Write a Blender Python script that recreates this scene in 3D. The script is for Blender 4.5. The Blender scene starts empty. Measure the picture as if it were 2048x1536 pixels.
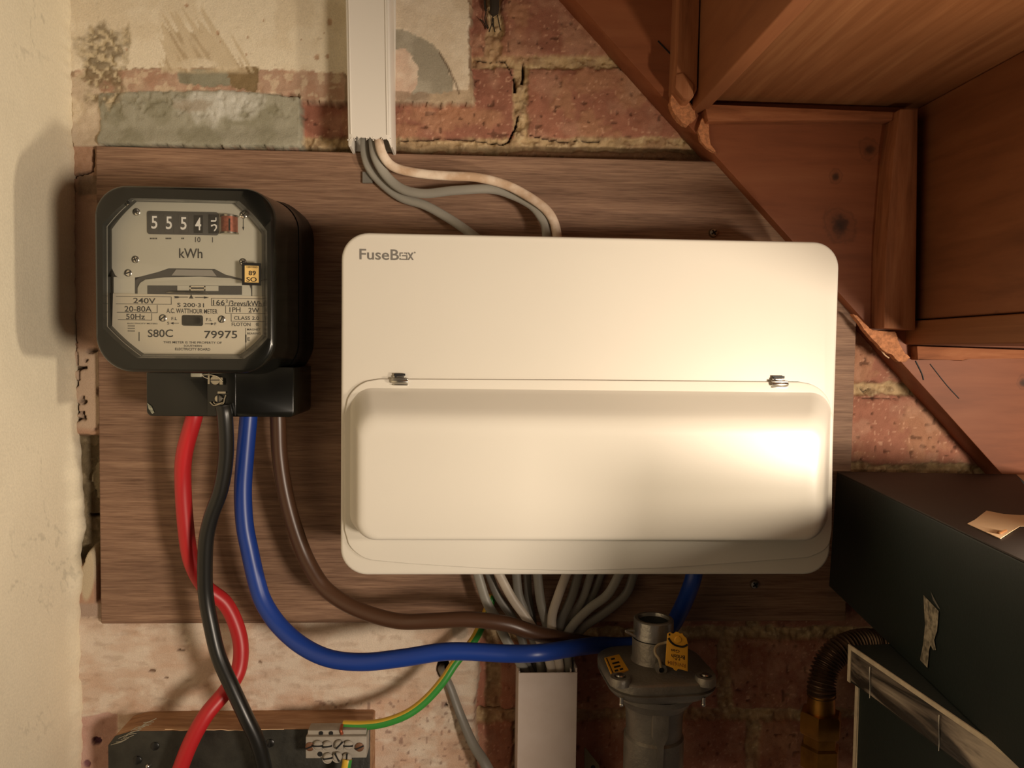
import bpy, bmesh, math, random
import numpy as np
from mathutils import Vector, Matrix
random.seed(4)
S = bpy.context.scene
C = S.collection
W_, H_, F_ = 2048, 1536, 1538.0

# ------------------------------------------------------------------ camera
yaw, pit, rol = -.0476, -.0434, -.0129
_Rz = Matrix.Rotation(yaw, 3, 'Z'); _Rx = Matrix.Rotation(pit, 3, 'X'); _Ry = Matrix.Rotation(rol, 3, 'Y')
RR = _Rz @ _Rx @ _Ry                       # columns: right, forward, up
CAM = Vector((-.0901, -.7086, .0433))
cam = bpy.data.cameras.new('camera'); cam.sensor_width = 36; cam.lens = 36 * F_ / W_; cam.clip_start = .01
co = bpy.data.objects.new('camera', cam); C.objects.link(co)
r_, f_, u_ = RR.col[0], RR.col[1], RR.col[2]
co.matrix_world = Matrix(((r_[0], u_[0], -f_[0], CAM[0]), (r_[1], u_[1], -f_[1], CAM[1]), (r_[2], u_[2], -f_[2], CAM[2]), (0, 0, 0, 1)))
S.camera = co

# ------------------------------------------------------------------ light
S.view_settings.view_transform = 'Standard'; S.view_settings.look = 'None'
S.view_settings.exposure = 0.27; S.view_settings.gamma = 1; S.view_settings.use_curve_mapping = False
wd = bpy.data.worlds.new('world'); S.world = wd; wd.use_nodes = True
wd.node_tree.nodes['Background'].inputs[0].default_value = (1.0, .76, .58, 1)
wd.node_tree.nodes['Background'].inputs[1].default_value = .055

def area(name, loc, target, size, power, col, sy=None):
    l = bpy.data.lights.new(name, 'AREA'); l.shape = 'ELLIPSE' if sy else 'DISK'; l.size = size
    if sy: l.size_y = sy
    l.energy = power; l.color = col
    o = bpy.data.objects.new(name, l); C.objects.link(o); o.location = loc
    o.rotation_euler = (Vector(target) - Vector(loc)).to_track_quat('-Z', 'Y').to_euler()
    return o
area('torch_light', (.284, -.372, -.046), (-.60, -.46, .15), .040, 1.5, (1, .84, .64))
area('stringer_fill', (.50, -.56, -.030), (.36, 0, .0), .05, .22, (1, .80, .56))  # added unseen fill that brightens the stringer at the lower right
area('hall_lamp', (.74, -1.32, -.20), (-.08, 0, .05), .24, 13.5, (1, .84, .67))

# ------------------------------------------------------------------ helpers
def ray(px, py): return RR @ Vector(((px - W_ / 2) / F_, 1, -(py - H_ / 2) / F_))
def at(px, py, y):
    d = ray(px, py); return CAM + d * ((y - CAM.y) / d.y)
def atx(px, py, x):
    d = ray(px, py); return CAM + d * ((x - CAM.x) / d.x)
def atz(px, py, z):
    d = ray(px, py); return CAM + d * ((z - CAM.z) / d.z)
def lin(c): return tuple(((v / 255) / 12.92 if v <= 10.3 else ((v / 255 + .055) / 1.055) ** 2.4) for v in c)
def L4(c): return (*lin(c), 1)

class NT:
    def __init__(s, name):
        s.m = bpy.data.materials.new(name); s.m.use_nodes = True
        s.t = s.m.node_tree; s.p = s.t.nodes['Principled BSDF']; s._c = None
    def n(s, k, **kw):
        o = s.t.nodes.new(k)
        for a, b in kw.items(): setattr(o, a, b)
        return o
    def l(s, a, b): s.t.links.new(a, b)
    def co(s):
        if not s._c: s._c = s.n('ShaderNodeTexCoord').outputs['Object']
        return s._c
    def mapp(s, sc=(1, 1, 1), rot=(0, 0, 0), loc=(0, 0, 0), src=None):
        m = s.n('ShaderNodeMapping'); m.inputs['Scale'].default_value = sc; m.inputs['Rotation'].default_value = rot
        m.inputs['Location'].default_value = loc; s.l(src or s.co(), m.inputs[0]); return m.outputs[0]
    def noise(s, scale, det=4, vec=None, rough=.55, dist=0):
        t = s.n('ShaderNodeTexNoise'); t.inputs['Scale'].default_value = scale; t.inputs['Detail'].default_value = det
        t.inputs['Roughness'].default_value = rough; t.inputs['Distortion'].default_value = dist
        s.l(vec or s.co(), t.inputs['Vector']); return t.outputs[0]
    def ramp(s, fac, stops, interp='LINEAR'):
        r = s.n('ShaderNodeValToRGB'); e = r.color_ramp; e.interpolation = interp
        while len(e.elements) < len(stops): e.elements.new(.5)
        for el, (p, c) in zip(e.elements, stops):
            el.position = p; el.color = c if len(c) == 4 else (*c, 1)
        s.l(fac, r.inputs[0]); return r.outputs[0]
    def mix(s, fac, a, b, mode='MIX'):
        m = s.n('ShaderNodeMix', data_type='RGBA', blend_type=mode)
        for i, v in ((0, fac), (6, a), (7, b)):
            if hasattr(v, 'is_linked') or hasattr(v, 'links'): s.l(v, m.inputs[i])
            else: m.inputs[i].default_value = v
        return m.outputs[2]
    def math(s, op, a, b=0.0, c=None):
        m = s.n('ShaderNodeMath', operation=op)
        for i, v in enumerate((a, b) if c is None else (a, b, c)):
            if hasattr(v, 'links'): s.l(v, m.inputs[i])
            else: m.inputs[i].default_value = v
        return m.outputs[0]
    def bump(s, h, dist=.001, st=1.0):
        b = s.n('ShaderNodeBump'); b.inputs['Distance'].default_value = dist; b.inputs['Strength'].default_value = st
        s.l(h, b.inputs['Height']); s.l(b.outputs[0], s.p.inputs['Normal'])
    def col(s, v):
        if hasattr(v, 'links'): s.l(v, s.p.inputs['Base Color'])
        else: s.p.inputs['Base Color'].default_value = v
    def set(s, **k):
        for a, b in k.items():
            s.p.inputs[{'rough': 'Roughness', 'metal': 'Metallic', 'spec': 'Specular IOR Level', 'coat': 'Coat Weight', 'cr': 'Coat Roughness', 'sss': 'Subsurface Weight'}[a]].default_value = b

def M(name, c, rough=.5, metal=0, var=0., vs=60, bump=0., bs=300, coat=0, c2=None, spec=.5, det=4):
    t = NT(name); t.set(rough=rough, metal=metal, coat=coat, spec=spec)
    a = L4(c)
    if c2 is not None:
        t.col(t.ramp(t.noise(vs, det), [(.38, a), (.64, L4(c2))]))
    elif var:
        lo = tuple(v * (1 - var) for v in a[:3]); hi = tuple(min(1, v * (1 + var)) for v in a[:3])
        t.col(t.ramp(t.noise(vs, det), [(.35, lo), (.65, hi)]))
    else: t.col(a)
    if bump: t.bump(t.noise(bs, 3), bump)
    return t.m

def wood(name, c_dark, c_mid, c_light, axis=0, freq=260, stretch=14, bump=.0004, rough=.6, knots=(), broad=9, dust=None):
    """grain runs along the given axis; knots are (x, y, z, radius)"""
    t = NT(name); t.set(rough=rough, spec=.35)
    sc = [1, 1, 1]; sc[axis] = 1 / stretch
    v = t.mapp(tuple(sc))
    warp = t.noise(6, 2, t.mapp(tuple(1 if i != axis else .35 for i in range(3))))
    n1 = t.noise(freq, 5, v, .65, .3)
    n2 = t.noise(freq * .18, 3, v, .6, 1.2)
    n3 = t.noise(broad, 3, t.mapp(tuple(1 if i != axis else .3 for i in range(3))))
    g = t.math('ADD', t.math('MULTIPLY', n1, .55), t.math('MULTIPLY', n2, .45))
    base = t.ramp(g, [(.33, L4(c_dark)), (.5, L4(c_mid)), (.66, L4(c_light))])
    tint = t.ramp(n3, [(.3, (.78, .76, .74)), (.7, (1.12, 1.1, 1.06))])
    base = t.mix(1.0, base, tint, 'MULTIPLY')
    for (x, y, z, r) in knots:
        d = t.n('ShaderNodeVectorMath', operation='DISTANCE'); t.l(t.co(), d.inputs[0]); d.inputs[1].default_value = (x, y, z)
        dd = t.math('ADD', d.outputs['Value'], t.math('MULTIPLY', t.math('SUBTRACT', t.noise(90, 3), .5), r * 2.2))
        k = t.ramp(t.math('DIVIDE', dd, r * 2.4), [(0, (1, 1, 1)), (.25, (.8, .8, .8)), (.45, (.25, .25, .25)), (.62, (.1, .1, .1)), (.70, (.3, .3, .3)), (.85, (0, 0, 0))])
        base = t.mix(k, base, L4((58, 34, 22)))
    if dust:
        base = t.mix(t.ramp(t.noise(22, 5), [(.5, (0, 0, 0)), (.75, (.5, .5, .5))]), base, L4(dust))
    t.col(base); t.bump(g, bump)
    return t.m

def link(o, parent=None):
    C.objects.link(o)
    if parent is not None:
        o.parent = parent
        q = parent; tr = Vector((0, 0, 0))
        while q is not None:
            if q.type == 'EMPTY': tr = tr + q.location
            q = q.parent
        if parent.type == 'EMPTY': o.matrix_parent_inverse = Matrix.Translation(-tr)
    return o
def tag(o, label=None, cat=None, group=None, kind=None):
    if label: o['label'] = label
    if cat: o['category'] = cat
    if group: o['group'] = group
    if kind: o['kind'] = kind
    return o
def thing(name, label, cat, loc, group=None):
    o = bpy.data.objects.new(name, None); o.location = loc; o.empty_display_size = .02
    C.objects.link(o); return tag(o, label, cat, group)
def smooth(me, ang=35):
    me.polygons.foreach_set('use_smooth', [True] * len(me.polygons))
    try: me.set_sharp_from_angle(angle=math.radians(ang))
    except Exception: pass
def obj(name, bm, mats, parent=None, label=None, ang=35, recalc=True):
    if recalc: bmesh.ops.recalc_face_normals(bm, faces=bm.faces)
    me = bpy.data.meshes.new(name); bm.to_mesh(me); bm.free()
    for m in (mats if isinstance(mats, (list, tuple)) else [mats]): me.materials.append(m)
    smooth(me, ang)
    o = bpy.data.objects.new(name, me); link(o, parent)
    if label: o['label'] = label
    return o
BM = bmesh.new

def loft(bm, rings, cap0=True, cap1=True, closed=True, mi=0):
    vs = [[bm.verts.new(p) for p in r] for r in rings]
    n = len(rings[0])
    for a, b in zip(vs, vs[1:]):
        for i in range(n if closed else n - 1):
            j = (i + 1) % n
            f = bm.faces.new((a[i], a[j], b[j], b[i])); f.material_index = mi
    if cap0: bm.faces.new(list(reversed(vs[0]))).material_index = mi
    if cap1: bm.faces.new(vs[-1]).material_index = mi
    return vs
def rr2(x0, x1, z0, z1, r, n=8):
    """rounded rectangle as (x, z) pairs; r may be a single value or 4 (TR, TL, BL, BR)"""
    rs = r if isinstance(r, (list, tuple)) else [r] * 4
    out = []
    for (cx, cz, a0, q) in ((x1 - rs[0], z1 - rs[0], 0, rs[0]), (x0 + rs[1], z1 - rs[1], 90, rs[1]), (x0 + rs[2], z0 + rs[2], 180, rs[2]), (x1 - rs[3], z0 + rs[3], 270, rs[3])):
        for k in range(n + 1):
            a = math.radians(a0 + 90 * k / n); out.append((cx + q * math.cos(a), cz + q * math.sin(a)))
    return out
def ringy(p2, y): return [(x, y, z) for x, z in p2]
def box(bm, x0, x1, y0, y1, z0, z1, mi=0, bev=0):
    vs = loft(bm, [[(x0, y0, z0), (x1, y0, z0), (x1, y0, z1), (x0, y0, z1)], [(x0, y1, z0), (x1, y1, z0), (x1, y1, z1), (x0, y1, z1)]], mi=mi)
    if bev:
        ff = set(f for r in vs for v in r for f in v.link_faces)
        ed = set(e for f in ff for e in f.edges)
        bmesh.ops.bevel(bm, geom=list(ed), offset=bev, segments=3, affect='EDGES', profile=.5)
def hexa(bm, a, b, mi=0, bev=0):
    """loft between two 4-point rings"""
    vs = loft(bm, [a, b], mi=mi)
    if bev:
        ed = set(e for r in vs for v in r for f in v.link_faces for e in f.edges)
        bmesh.ops.bevel(bm, geom=list(ed), offset=bev, segments=2, affect='EDGES', profile=.5)
def prism(bm, pts, y0, y1, mi=0, bev=0):
    vs = loft(bm, [[(p[0], y0, p[1]) for p in pts], [(p[0], y1, p[1]) for p in pts]], mi=mi)
    if bev:
        ed = set(e for r in vs for v in r for f in v.link_faces for e in f.edges)
        bmesh.ops.bevel(bm, geom=list(ed), offset=bev, segments=2, affect='EDGES', profile=.5)
def lathe(bm, c, prof, n=32, axis='z', mi=0, cap=True, sq=None):
    rings = []
    for r, h in prof:
        ring = []
        for k in range(n):
            a = 2 * math.pi * k / n; ca, sa = math.cos(a), math.sin(a); q = r
            if axis == 'z': ring.append((c[0] + q * ca, c[1] + q * sa, c[2] + h))
            elif axis == 'y': ring.append((c[0] + q * ca, c[1] + h, c[2] + q * sa))
            else: ring.append((c[0] + h, c[1] + q * ca, c[2] + q * sa))
        rings.append(ring)
    loft(bm, rings, cap, cap, mi=mi)
def catmull(P, sub=8):
    P = [Vector(p) for p in P]; Q = [P[0] * 2 - P[1]] + P + [P[-1] * 2 - P[-2]]; out = []
    for i in range(1, len(Q) - 2):
        a, b, c, d = Q[i - 1:i + 3]
        for k in range(sub):
            t = k / sub
            out.append(.5 * ((2 * b) + (c - a) * t + (2 * a - 5 * b + 4 * c - d) * t * t + (3 * b - a - 3 * c + d) * t ** 3))
    out.append(P[-1]); return out
def tube(bm, P, r, n=16, sub=8, flat=1.0, mi=None, rmod=None, raw=False, cap=True, twist=0):
    """swept tube; flat<1 squashes it across the wall normal; mi(k) gives the material per side"""
    pts = P if raw else catmull(P, sub)
    pts = [Vector(p) for p in pts]
    rings = []; m = len(pts); up = Vector((0, -1, 0)); acc = 0
    for i, p in enumerate(pts):
        t = (pts[min(i + 1, m - 1)] - pts[max(i - 1, 0)]).normalized()
        up = (up - t * up.dot(t)).normalized(); s = t.cross(up)
        if i: acc += (p - pts[i - 1]).length
        rr = r * (rmod(acc, i / (m - 1)) if rmod else 1)
        a0 = twist * i / (m - 1)
        rings.append([p + s * (rr * math.cos(2 * math.pi * k / n + a0)) + up * (rr * flat * math.sin(2 * math.pi * k / n + a0)) for k in range(n)])
    vs = [[bm.verts.new(q) for q in rg] for rg in rings]
    for a, b in zip(vs, vs[1:]):
        for k in range(n):
            f = bm.faces.new((a[k], a[(k + 1) % n], b[(k + 1) % n], b[k]))
            if mi: f.material_index = mi(k)
    if cap: bm.faces.new(list(reversed(vs[0]))); bm.faces.new(vs[-1])
def wire(name, P, r, mat, label, cat='cable', group=None, **k):
    """P holds (px, py, y) triples"""
    bm = BM(); tube(bm, [at(*p) for p in P], r, **k)
    return tag(obj(name, bm, mat), label, cat, group)
def pxpoly(pts, y): return [(at(a, b, y).x, at(a, b, y).z) for a, b in pts]

def text_into(bm, s, box4, y, slope=0., mi=0, thick=.00015, flip=False):
    """letters fitted to a picture box (x0, y0, x1, y1) lying on the plane y"""
    cu = bpy.data.curves.new('t', 'FONT'); cu.body = s; cu.size = 1; cu.resolution_u = 3; cu.offset = .012
    o = bpy.data.objects.new('t', cu); C.objects.link(o)
    dg = bpy.context.evaluated_depsgraph_get(); me = bpy.data.meshes.new_from_object(o.evaluated_get(dg))
    co_ = np.zeros(len(me.vertices) * 3); me.vertices.foreach_get('co', co_); co_ = co_.reshape(-1, 3)
    mn, mx = co_.min(0), co_.max(0); x0, y0, x1, y1 = box4
    new = []
    for v in co_:
        u = (v[0] - mn[0]) / (mx[0] - mn[0]); w = (v[1] - mn[1]) / max(1e-6, mx[1] - mn[1])
        if flip: u, w = 1 - u, 1 - w
        new.append(bm.verts.new(at(x0 + u * (x1 - x0), y1 - w * (y1 - y0) + slope * u * (x1 - x0), y - thick)))
    for p in me.polygons:
        try: bm.faces.new([new[i] for i in p.vertices]).material_index = mi
        except ValueError: pass
    bpy.data.objects.remove(o); bpy.data.curves.remove(cu); bpy.data.meshes.remove(me)
def rect_px(bm, x0, y0, x1, y1, y, t=.0002, slope=0, mi=0):
    a = [at(x0, y0, y), at(x1, y0 + slope * (x1 - x0), y), at(x1, y1 + slope * (x1 - x0), y), at(x0, y1, y)]
    hexa(bm, [tuple(p) for p in a], [(p.x, y - t, p.z) for p in a], mi=mi)
def frame_px(bm, x0, y0, x1, y1, y, w=1.0, slope=0, sides='tblr', mi=0):
    d = slope * (x1 - x0)
    if 't' in sides: rect_px(bm, x0, y0, x1, y0 + w, y, slope=slope, mi=mi)
    if 'b' in sides: rect_px(bm, x0, y1 - w, x1, y1, y, slope=slope, mi=mi)
    if 'l' in sides: rect_px(bm, x0, y0, x0 + w, y1, y, mi=mi)
    if 'r' in sides: rect_px(bm, x1 - w, y0 + d, x1, y1 + d, y, mi=mi)

# ------------------------------------------------------------------ numpy noise
def vnoise(x, z, fr, seed):
    x = x * fr + seed * 17.31; z = z * fr + seed * 9.77
    xi = np.floor(x).astype(np.int64); zi = np.floor(z).astype(np.int64); fx = x - xi; fz = z - zi
    fx = fx * fx * (3 - 2 * fx); fz = fz * fz * (3 - 2 * fz)
    def h(a, b):
        n = (a * 374761393 + b * 668265263 + seed * 982451653) & 0xffffffff
        n = ((n ^ (n >> 13)) * 1274126177) & 0xffffffff
        n = (n ^ (n >> 16)) & 0xffffff
        return n / float(0xffffff)
    return (h(xi, zi) * (1 - fx) + h(xi + 1, zi) * fx) * (1 - fz) + (h(xi, zi + 1) * (1 - fx) + h(xi + 1, zi + 1) * fx) * fz
def fbm(x, z, fr, seed, o=4, g=.5):
    s = 0; a = 1; t = 0
    for k in range(o): s = s + a * vnoise(x, z, fr * 2 ** k, seed + k * 7); t += a; a *= g
    return s / t
def sstep(a, b, x):
    t = np.clip((x - a) / (b - a), 0, 1); return t * t * (3 - 2 * t)
def seg_d(px, py, P):
    d = np.full(px.shape, 1e9)
    for (ax, ay), (bx, by) in zip(P, P[1:]):
        vx, vy = bx - ax, by - ay; t = np.clip(((px - ax) * vx + (py - ay) * vy) / (vx * vx + vy * vy + 1e-9), 0, 1)
        d = np.minimum(d, np.hypot(px - ax - t * vx, py - ay - t * vy))
    return d
def poly_sd(px, py, P):
    """signed distance, positive inside"""
    d = seg_d(px, py, P + [P[0]]); ins = np.zeros(px.shape, bool)
    for (ax, ay), (bx, by) in zip(P, P[1:] + [P[0]]):
        c = ((ay > py) != (by > py)) & (px < (bx - ax) * (py - ay) / ((by - ay) if by != ay else 1e-9) + ax)
        ins ^= c
    return np.where(ins, d, -d)
RN = np.array([[RR[i][j] for j in range(3)] for i in range(3)]); CN = np.array(CAM)
def project(X, Y, Z):
    d = (np.stack([X, Y, Z], -1) - CN) @ RN
    return W_ / 2 + F_ * d[..., 0] / d[..., 1], H_ / 2 - F_ * d[..., 2] / d[..., 1]
def gridmesh(name, V, nx, nz, keep, cols, mat, kind='structure'):
    idx = np.arange(nx * nz).reshape(nz, nx)
    q = np.stack([idx[:-1, :-1], idx[:-1, 1:], idx[1:, 1:], idx[1:, :-1]], -1).reshape(-1, 4)
    k = keep.reshape(-1); q = q[k[q].all(1)]
    used = np.unique(q); remap = np.full(nx * nz, -1); remap[used] = np.arange(len(used)); q = remap[q]; V = V.reshape(-1, 3)[used]
    me = bpy.data.meshes.new(name); me.vertices.add(len(V)); me.vertices.foreach_set('co', V.astype(np.float32).ravel())
    me.loops.add(q.size); me.loops.foreach_set('vertex_index', q.astype(np.int32).ravel())
    me.polygons.add(len(q)); me.polygons.foreach_set('loop_start', np.arange(0, q.size, 4, dtype=np.int32))
    me.polygons.foreach_set('loop_total', np.full(len(q), 4, np.int32)) if False else None
    me.update(calc_edges=True)
    me.polygons.foreach_set('use_smooth', np.ones(len(q), bool))
    if cols is not None:
        at_ = me.attributes.new('Col', 'FLOAT_COLOR', 'POINT')
        cc = np.ones((len(V), 4), np.float32); cc[:, :3] = cols.reshape(-1, 3)[used]; at_.data.foreach_set('color', cc.ravel())
    me.materials.append(mat); me.validate()
    o = bpy.data.objects.new(name, me); C.objects.link(o); o['kind'] = kind; return o

def attr_mat(name, rough=.9, nb=900, bd=.0006, fine=.25):
    t = NT(name); t.set(rough=rough, spec=.25)
    a = t.n('ShaderNodeAttribute'); a.attribute_name = 'Col'
    n = t.noise(nb, 4); f = t.ramp(n, [(.3, (1 - fine,) * 3), (.7, (1 + fine,) * 3)])
    t.col(t.mix(1.0, a.outputs['Color'], f, 'MULTIPLY')); t.bump(n, bd); return t.m

# ------------------------------------------------------------------ back wall: bricks, mortar and remains of plaster as one relief
XW = at(150, 700, -.01).x                    # plane of the left wall
BX0, BX1, BZ0, BZ1 = -.4208, .258, -.2043, .2156   # plywood board
def back_wall():
    st = .00125
    xs = np.arange(XW - .012, .56, st); zs = np.arange(-.43, .43, st); X, Z = np.meshgrid(xs, zs)
    bx, by = project(X, X * 0, Z)                       # where bricks show
    qx, qy = project(X, X * 0 - .012, Z)                # where plaster shows
    wx = (fbm(X, Z, 60, 1) - .5); wz = (fbm(X, Z, 60, 2) - .5); hx = (fbm(X, Z, 260, 3) - .5); hz = (fbm(X, Z, 260, 4) - .5)
    n1 = fbm(X, Z, 45, 5); n2 = fbm(X, Z, 300, 6, 3); n3 = fbm(X, Z, 120, 8); n4 = vnoise(X, Z, 500, 11)
    px = bx + wx * 14 + hx * 7; py = by + wz * 14 + hz * 7
    col = np.zeros(X.shape + (3,)); y = np.zeros(X.shape)
    def paint(mask, c):
        nonlocal col
        col = col * (1 - mask[..., None]) + np.array(lin(c) if max(c) > 1 else c) * mask[..., None]
    # mortar
    col[:] = lin((188, 162, 124)); paint(sstep(.45, .7, n3), (158, 132, 100)); paint(sstep(.6, .75, n2) * .5, (222, 200, 160))
    y = .003 - .004 * (n3 - .5) * 2 - .0022 * (n2 - .5) * 2
    # brick courses
    brick = np.zeros(X.shape)
    for k in range(-3, 9):
        y1 = 277 + 163 * k; y0 = y1 - 140
        off = 1040 if k % 2 == 0 else 985
        for j in range(-4, 4):
            x0 = off + 14 + 466 * j; x1 = x0 + 440
            if k == -1: x0 = {0: 1003, -1: 540}.get(j, x0)
            d = np.minimum(np.minimum(px - x0, x1 - px), np.minimum(py - y0, y1 - py))
            m = sstep(-2, 5, d)
            if m.max() <= 0: continue
            rnd = random.Random(k * 31 + j); t = rnd.uniform(-.10, .10)
            c = np.array(lin((160, 108, 88))) * (1 + t)
            cc = c[None, None] * (.84 + .3 * n3[..., None]) * np.array((1, 1 + .1 * t, 1))
            col = np.where(m[..., None] > .01, col * (1 - m[..., None]) + cc * m[..., None], col)
            y = y * (1 - m) + m * (-.0012 * (n3 - .5) * 2 - .0008 * (n2 - .5) - sstep(5, 14, d) * .0006 + rnd.uniform(-.001, .001))
            brick = np.maximum(brick, m)
    # mortar smeared over brick faces, pits, pale specks
    sm = sstep(.56, .66, fbm(X, Z, 28, 21) + .10 * (n2 - .5)) * brick
    for (cx, cy, rx, ry, s) in ((900, 235, 110, 22, 1), (1180, 165, 55, 26, .9), (1245, 60, 110, 60, .55), (1000, 95, 70, 40, .6), (1290, 150, 80, 22, .8), (1860, 845, 60, 48, .9), (1330, 300, 60, 20, .5)):
        e = 1 - np.hypot((px - cx) / rx, (py - cy) / ry); sm = np.maximum(sm * (bx > 640), sstep(-.25, .35, e + 1.1 * (n3 - .5)) * s)
    paint(sm * .6, (180, 136, 104)); y -= sm * .0010 * n2
    pit = sstep(.86, .91, vnoise(X, Z, 230, 31)) * brick; paint(pit * .7, (84, 56, 42)); y += pit * .0012
    paint(sstep(.5, .7, fbm(X, Z, 55, 33)) * brick * .35, (196, 156, 130))
    paint(sstep(.84, .9, n4) * brick * .5, (226, 180, 150))
    # deep bed under the lowest visible course, its shade painted in; cracks round joints
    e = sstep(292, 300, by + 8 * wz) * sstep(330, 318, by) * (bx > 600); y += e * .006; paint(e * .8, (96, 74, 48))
    for P, w, dp in (([(1046, 128), (1048, 140), (1044, 166)], 3.2, .010), ([(1028, 155), (1031, 182)], 3, .010), ([(1036, 232), (1030, 258), (1018, 280), (1005, 287)], 2.6, .008),
                     ([(1005, 287), (940, 277), (860, 277), (800, 280)], 1.8, .005), ([(955, 122), (1010, 120), (1024, 150)], 1.6, .003), ([(1060, 270), (1120, 282), (1200, 281)], 1.6, .004),
                     ([(1716, 796), (1760, 797), (1800, 800)], 1.5, .003), ([(960, 1418), (1040, 1422)], 2, .003), ([(1724, 776), (1732, 786), (1742, 778)], 2, .004)):
        m = sstep(w, w * .35, seg_d(bx + 3 * hx, by + 3 * hz, P)); y += m * dp; paint(m * .85, (40, 26, 18))
    paint((sstep(1260, 1300, by) * (bx > 960) * .5) * sstep(.3, .6, n1), (140, 84, 60))
    # ---- plaster
    gx = qx + wx * 10 + hx * 9; gy = qy + wz * 10 + hz * 9
    def slab(P, h, c, edge=5, rough=.0006, c2=None, jag=1.0, mx=1.0):
        nonlocal y
        d = poly_sd(qx + (gx - qx) * jag, qy + (gy - qy) * jag, P); m = sstep(-1.5, edge, d)
        y = y * (1 - m) + m * (-h - rough * (n3 - .5) * 2 - rough * .5 * (n2 - .5)); mm = sstep(-1, 1.2, d) * mx
        paint(mm, c)
        if c2: paint(mm * sstep(.45, .65, n1), c2)
        return d, mm
    # upper coat, pale paint
    TOP = [(120, -300), (947, -300), (944, 0), (938, 60), (942, 110), (946, 150), (948, 206), (690, 205), (600, 201), (600, 185), (120, 185)]
    slab(TOP, .0125, (150, 128, 104), 3, .0008, (176, 150, 122))
    slab([(120, -300), (937, -300), (936, 0), (931, 60), (934, 110), (938, 150), (936, 198), (690, 147), (598, 146), (500, 138), (420, 136), (300, 137), (180, 138), (120, 140)], .0128, (228, 216, 192), 2, .0003, (220, 206, 180))
    slab([(790, -50), (934, -50), (937, 60), (938, 206), (790, 203)], .0128, (226, 212, 190), 2, .0005, (216, 200, 176))
    d, m = slab([(780, 62), (815, 62), (850, 78), (878, 104), (896, 135), (908, 162), (906, 196), (780, 200)], .0118, (176, 168, 150), 2, .0004, (158, 150, 132))
    slab([(780, 96), (812, 98), (826, 118), (838, 142), (830, 180), (812, 202), (780, 203)], .0122, (210, 182, 160), 2, .0007, (224, 204, 182))
    slab([(790, 184), (880, 186), (940, 180), (946, 206), (790, 206)], .0115, (150, 128, 106), 2, .0016, (190, 168, 140), mx=.8)
    e = sstep(2.5, .8, seg_d(qx + 3 * hx, qy + 3 * hz, [(878, 104), (896, 135), (912, 168), (918, 186)])); paint(e * .8, (110, 90, 70)); y += e * .001
    # band of old plaster, pinkish, then the grey-green repair slab
    slab([(150, 138), (600, 142), (690, 146), (690, 205), (600, 203), (598, 190), (150, 190)], .0122, (180, 150, 128), 3, .0011, (204, 180, 154))
    pm = sstep(.46, .6, fbm(X, Z, 110, 91)) * (qy > 142) * (qy < 200) * (qx > 150) * (qx < 690); paint(pm * .45, (166, 124, 100)); pm = sstep(.56, .64, fbm(X, Z, 150, 92)) * (qy > 142) * (qy < 200) * (qx > 150) * (qx < 690); paint(pm * .6, (214, 196, 168))
    slab([(352, 140), (455, 138), (462, 168), (420, 172), (360, 165)], .0116, (146, 142, 122), 2, .0007, (120, 112, 90))
    slab([(455, 138), (520, 136), (512, 188), (462, 172)], .0118, (136, 116, 84), 2, .0012)
    d, m = slab([(192, 186), (430, 180), (600, 192), (604, 240), (603, 298), (192, 292)], .0135, (160, 156, 138), 3, .0007, (146, 142, 122), jag=.5)
    g = sstep(252, 290, qy) * m; y -= g * .004; pg = sstep(.55, .66, fbm(X, Z, 180, 41, 3)) * m * sstep(250, 225, qy)
    y += pg * .0012; paint(pg * .25, (116, 110, 84))
    w = sstep(-.2, .5, 1 - np.hypot((qx - 445) / 80, (qy - 208) / 38) + 1.2 * (n3 - .5)) * m; paint(w * .8, (206, 204, 194)); y -= w * .0006 * n2
    w = sstep(-.2, .4, 1 - np.hypot((qx - 388) / 40, (qy - 213) / 14) + .8 * (n2 - .5)) * m; paint(w * .6, (150, 134, 112))
    slab([(140, 150), (196, 175), (204, 300), (140, 300)], .012, (198, 180, 156), 3, .0016, (212, 196, 170))
    # scraped and broken patch in the corner
    w = sstep(-.1, .45, 1 - np.hypot((qx - 205) / 50, (qy - 125) / 80) + 1.5 * (n3 - .5)); paint(w * .85, (122, 106, 78)); paint(w * sstep(.5, .66, n2) * .9, (206, 190, 158)); y += w * (.005 * (n2 - .3))
    # fan of trowel marks
    ang = qx * .50 - qy * .28; st_ = vnoise(ang, (qx + qy) * .02, .35, 51)
    top = np.interp(qx, [300, 325, 340, 370, 400, 440, 480, 520], [120, 30, 14, 36, 30, 62, 96, 140])
    w = sstep(0, 7, qy - top - 80 * (st_ - .35)) * (qx > 316 + 22 * st_) * (qx < 520) * sstep(150, 140, qy)
    core = w * (1 - .8 * sstep(-.2, .3, 1 - np.hypot((qx - 395) / 40, (qy - 130) / 14)))
    paint(core * .8, (204, 187, 157)); paint(core * sstep(.5, .7, st_) * .6, (168, 147, 116)); y += core * .0006 - core * .0007 * st_
    # chips and brown spots in the pale paint
    for (cx, cy, r) in ((660, 45, 7), (634, 115, 6), (655, 113, 5), (436, 66, 4), (373, 12, 4), (441, 83, 3), (527, 42, 3), (497, 75, 3), (492, 110, 3), (647, 68, 2), (253, 100, 3), (603, 80, 2)):
        m = sstep(r, r * .6, np.hypot(qx + 4 * hx - cx, (qy + 4 * hz - cy) * .8)); paint(m * .8, (178, 142, 112)); y += m * .0006
    sp = sstep(.84, .92, fbm(X, Z, 190, 61, 2)) * (qy < 135) * (qx > 200) * (qx < 690); paint(sp * .35, (150, 124, 96))
    # strip between the left wall and the board
    left = (qx < 214) & (qy > 292) & (qy < 1262)
    s = sstep(210, 200, qx) * left
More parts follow.
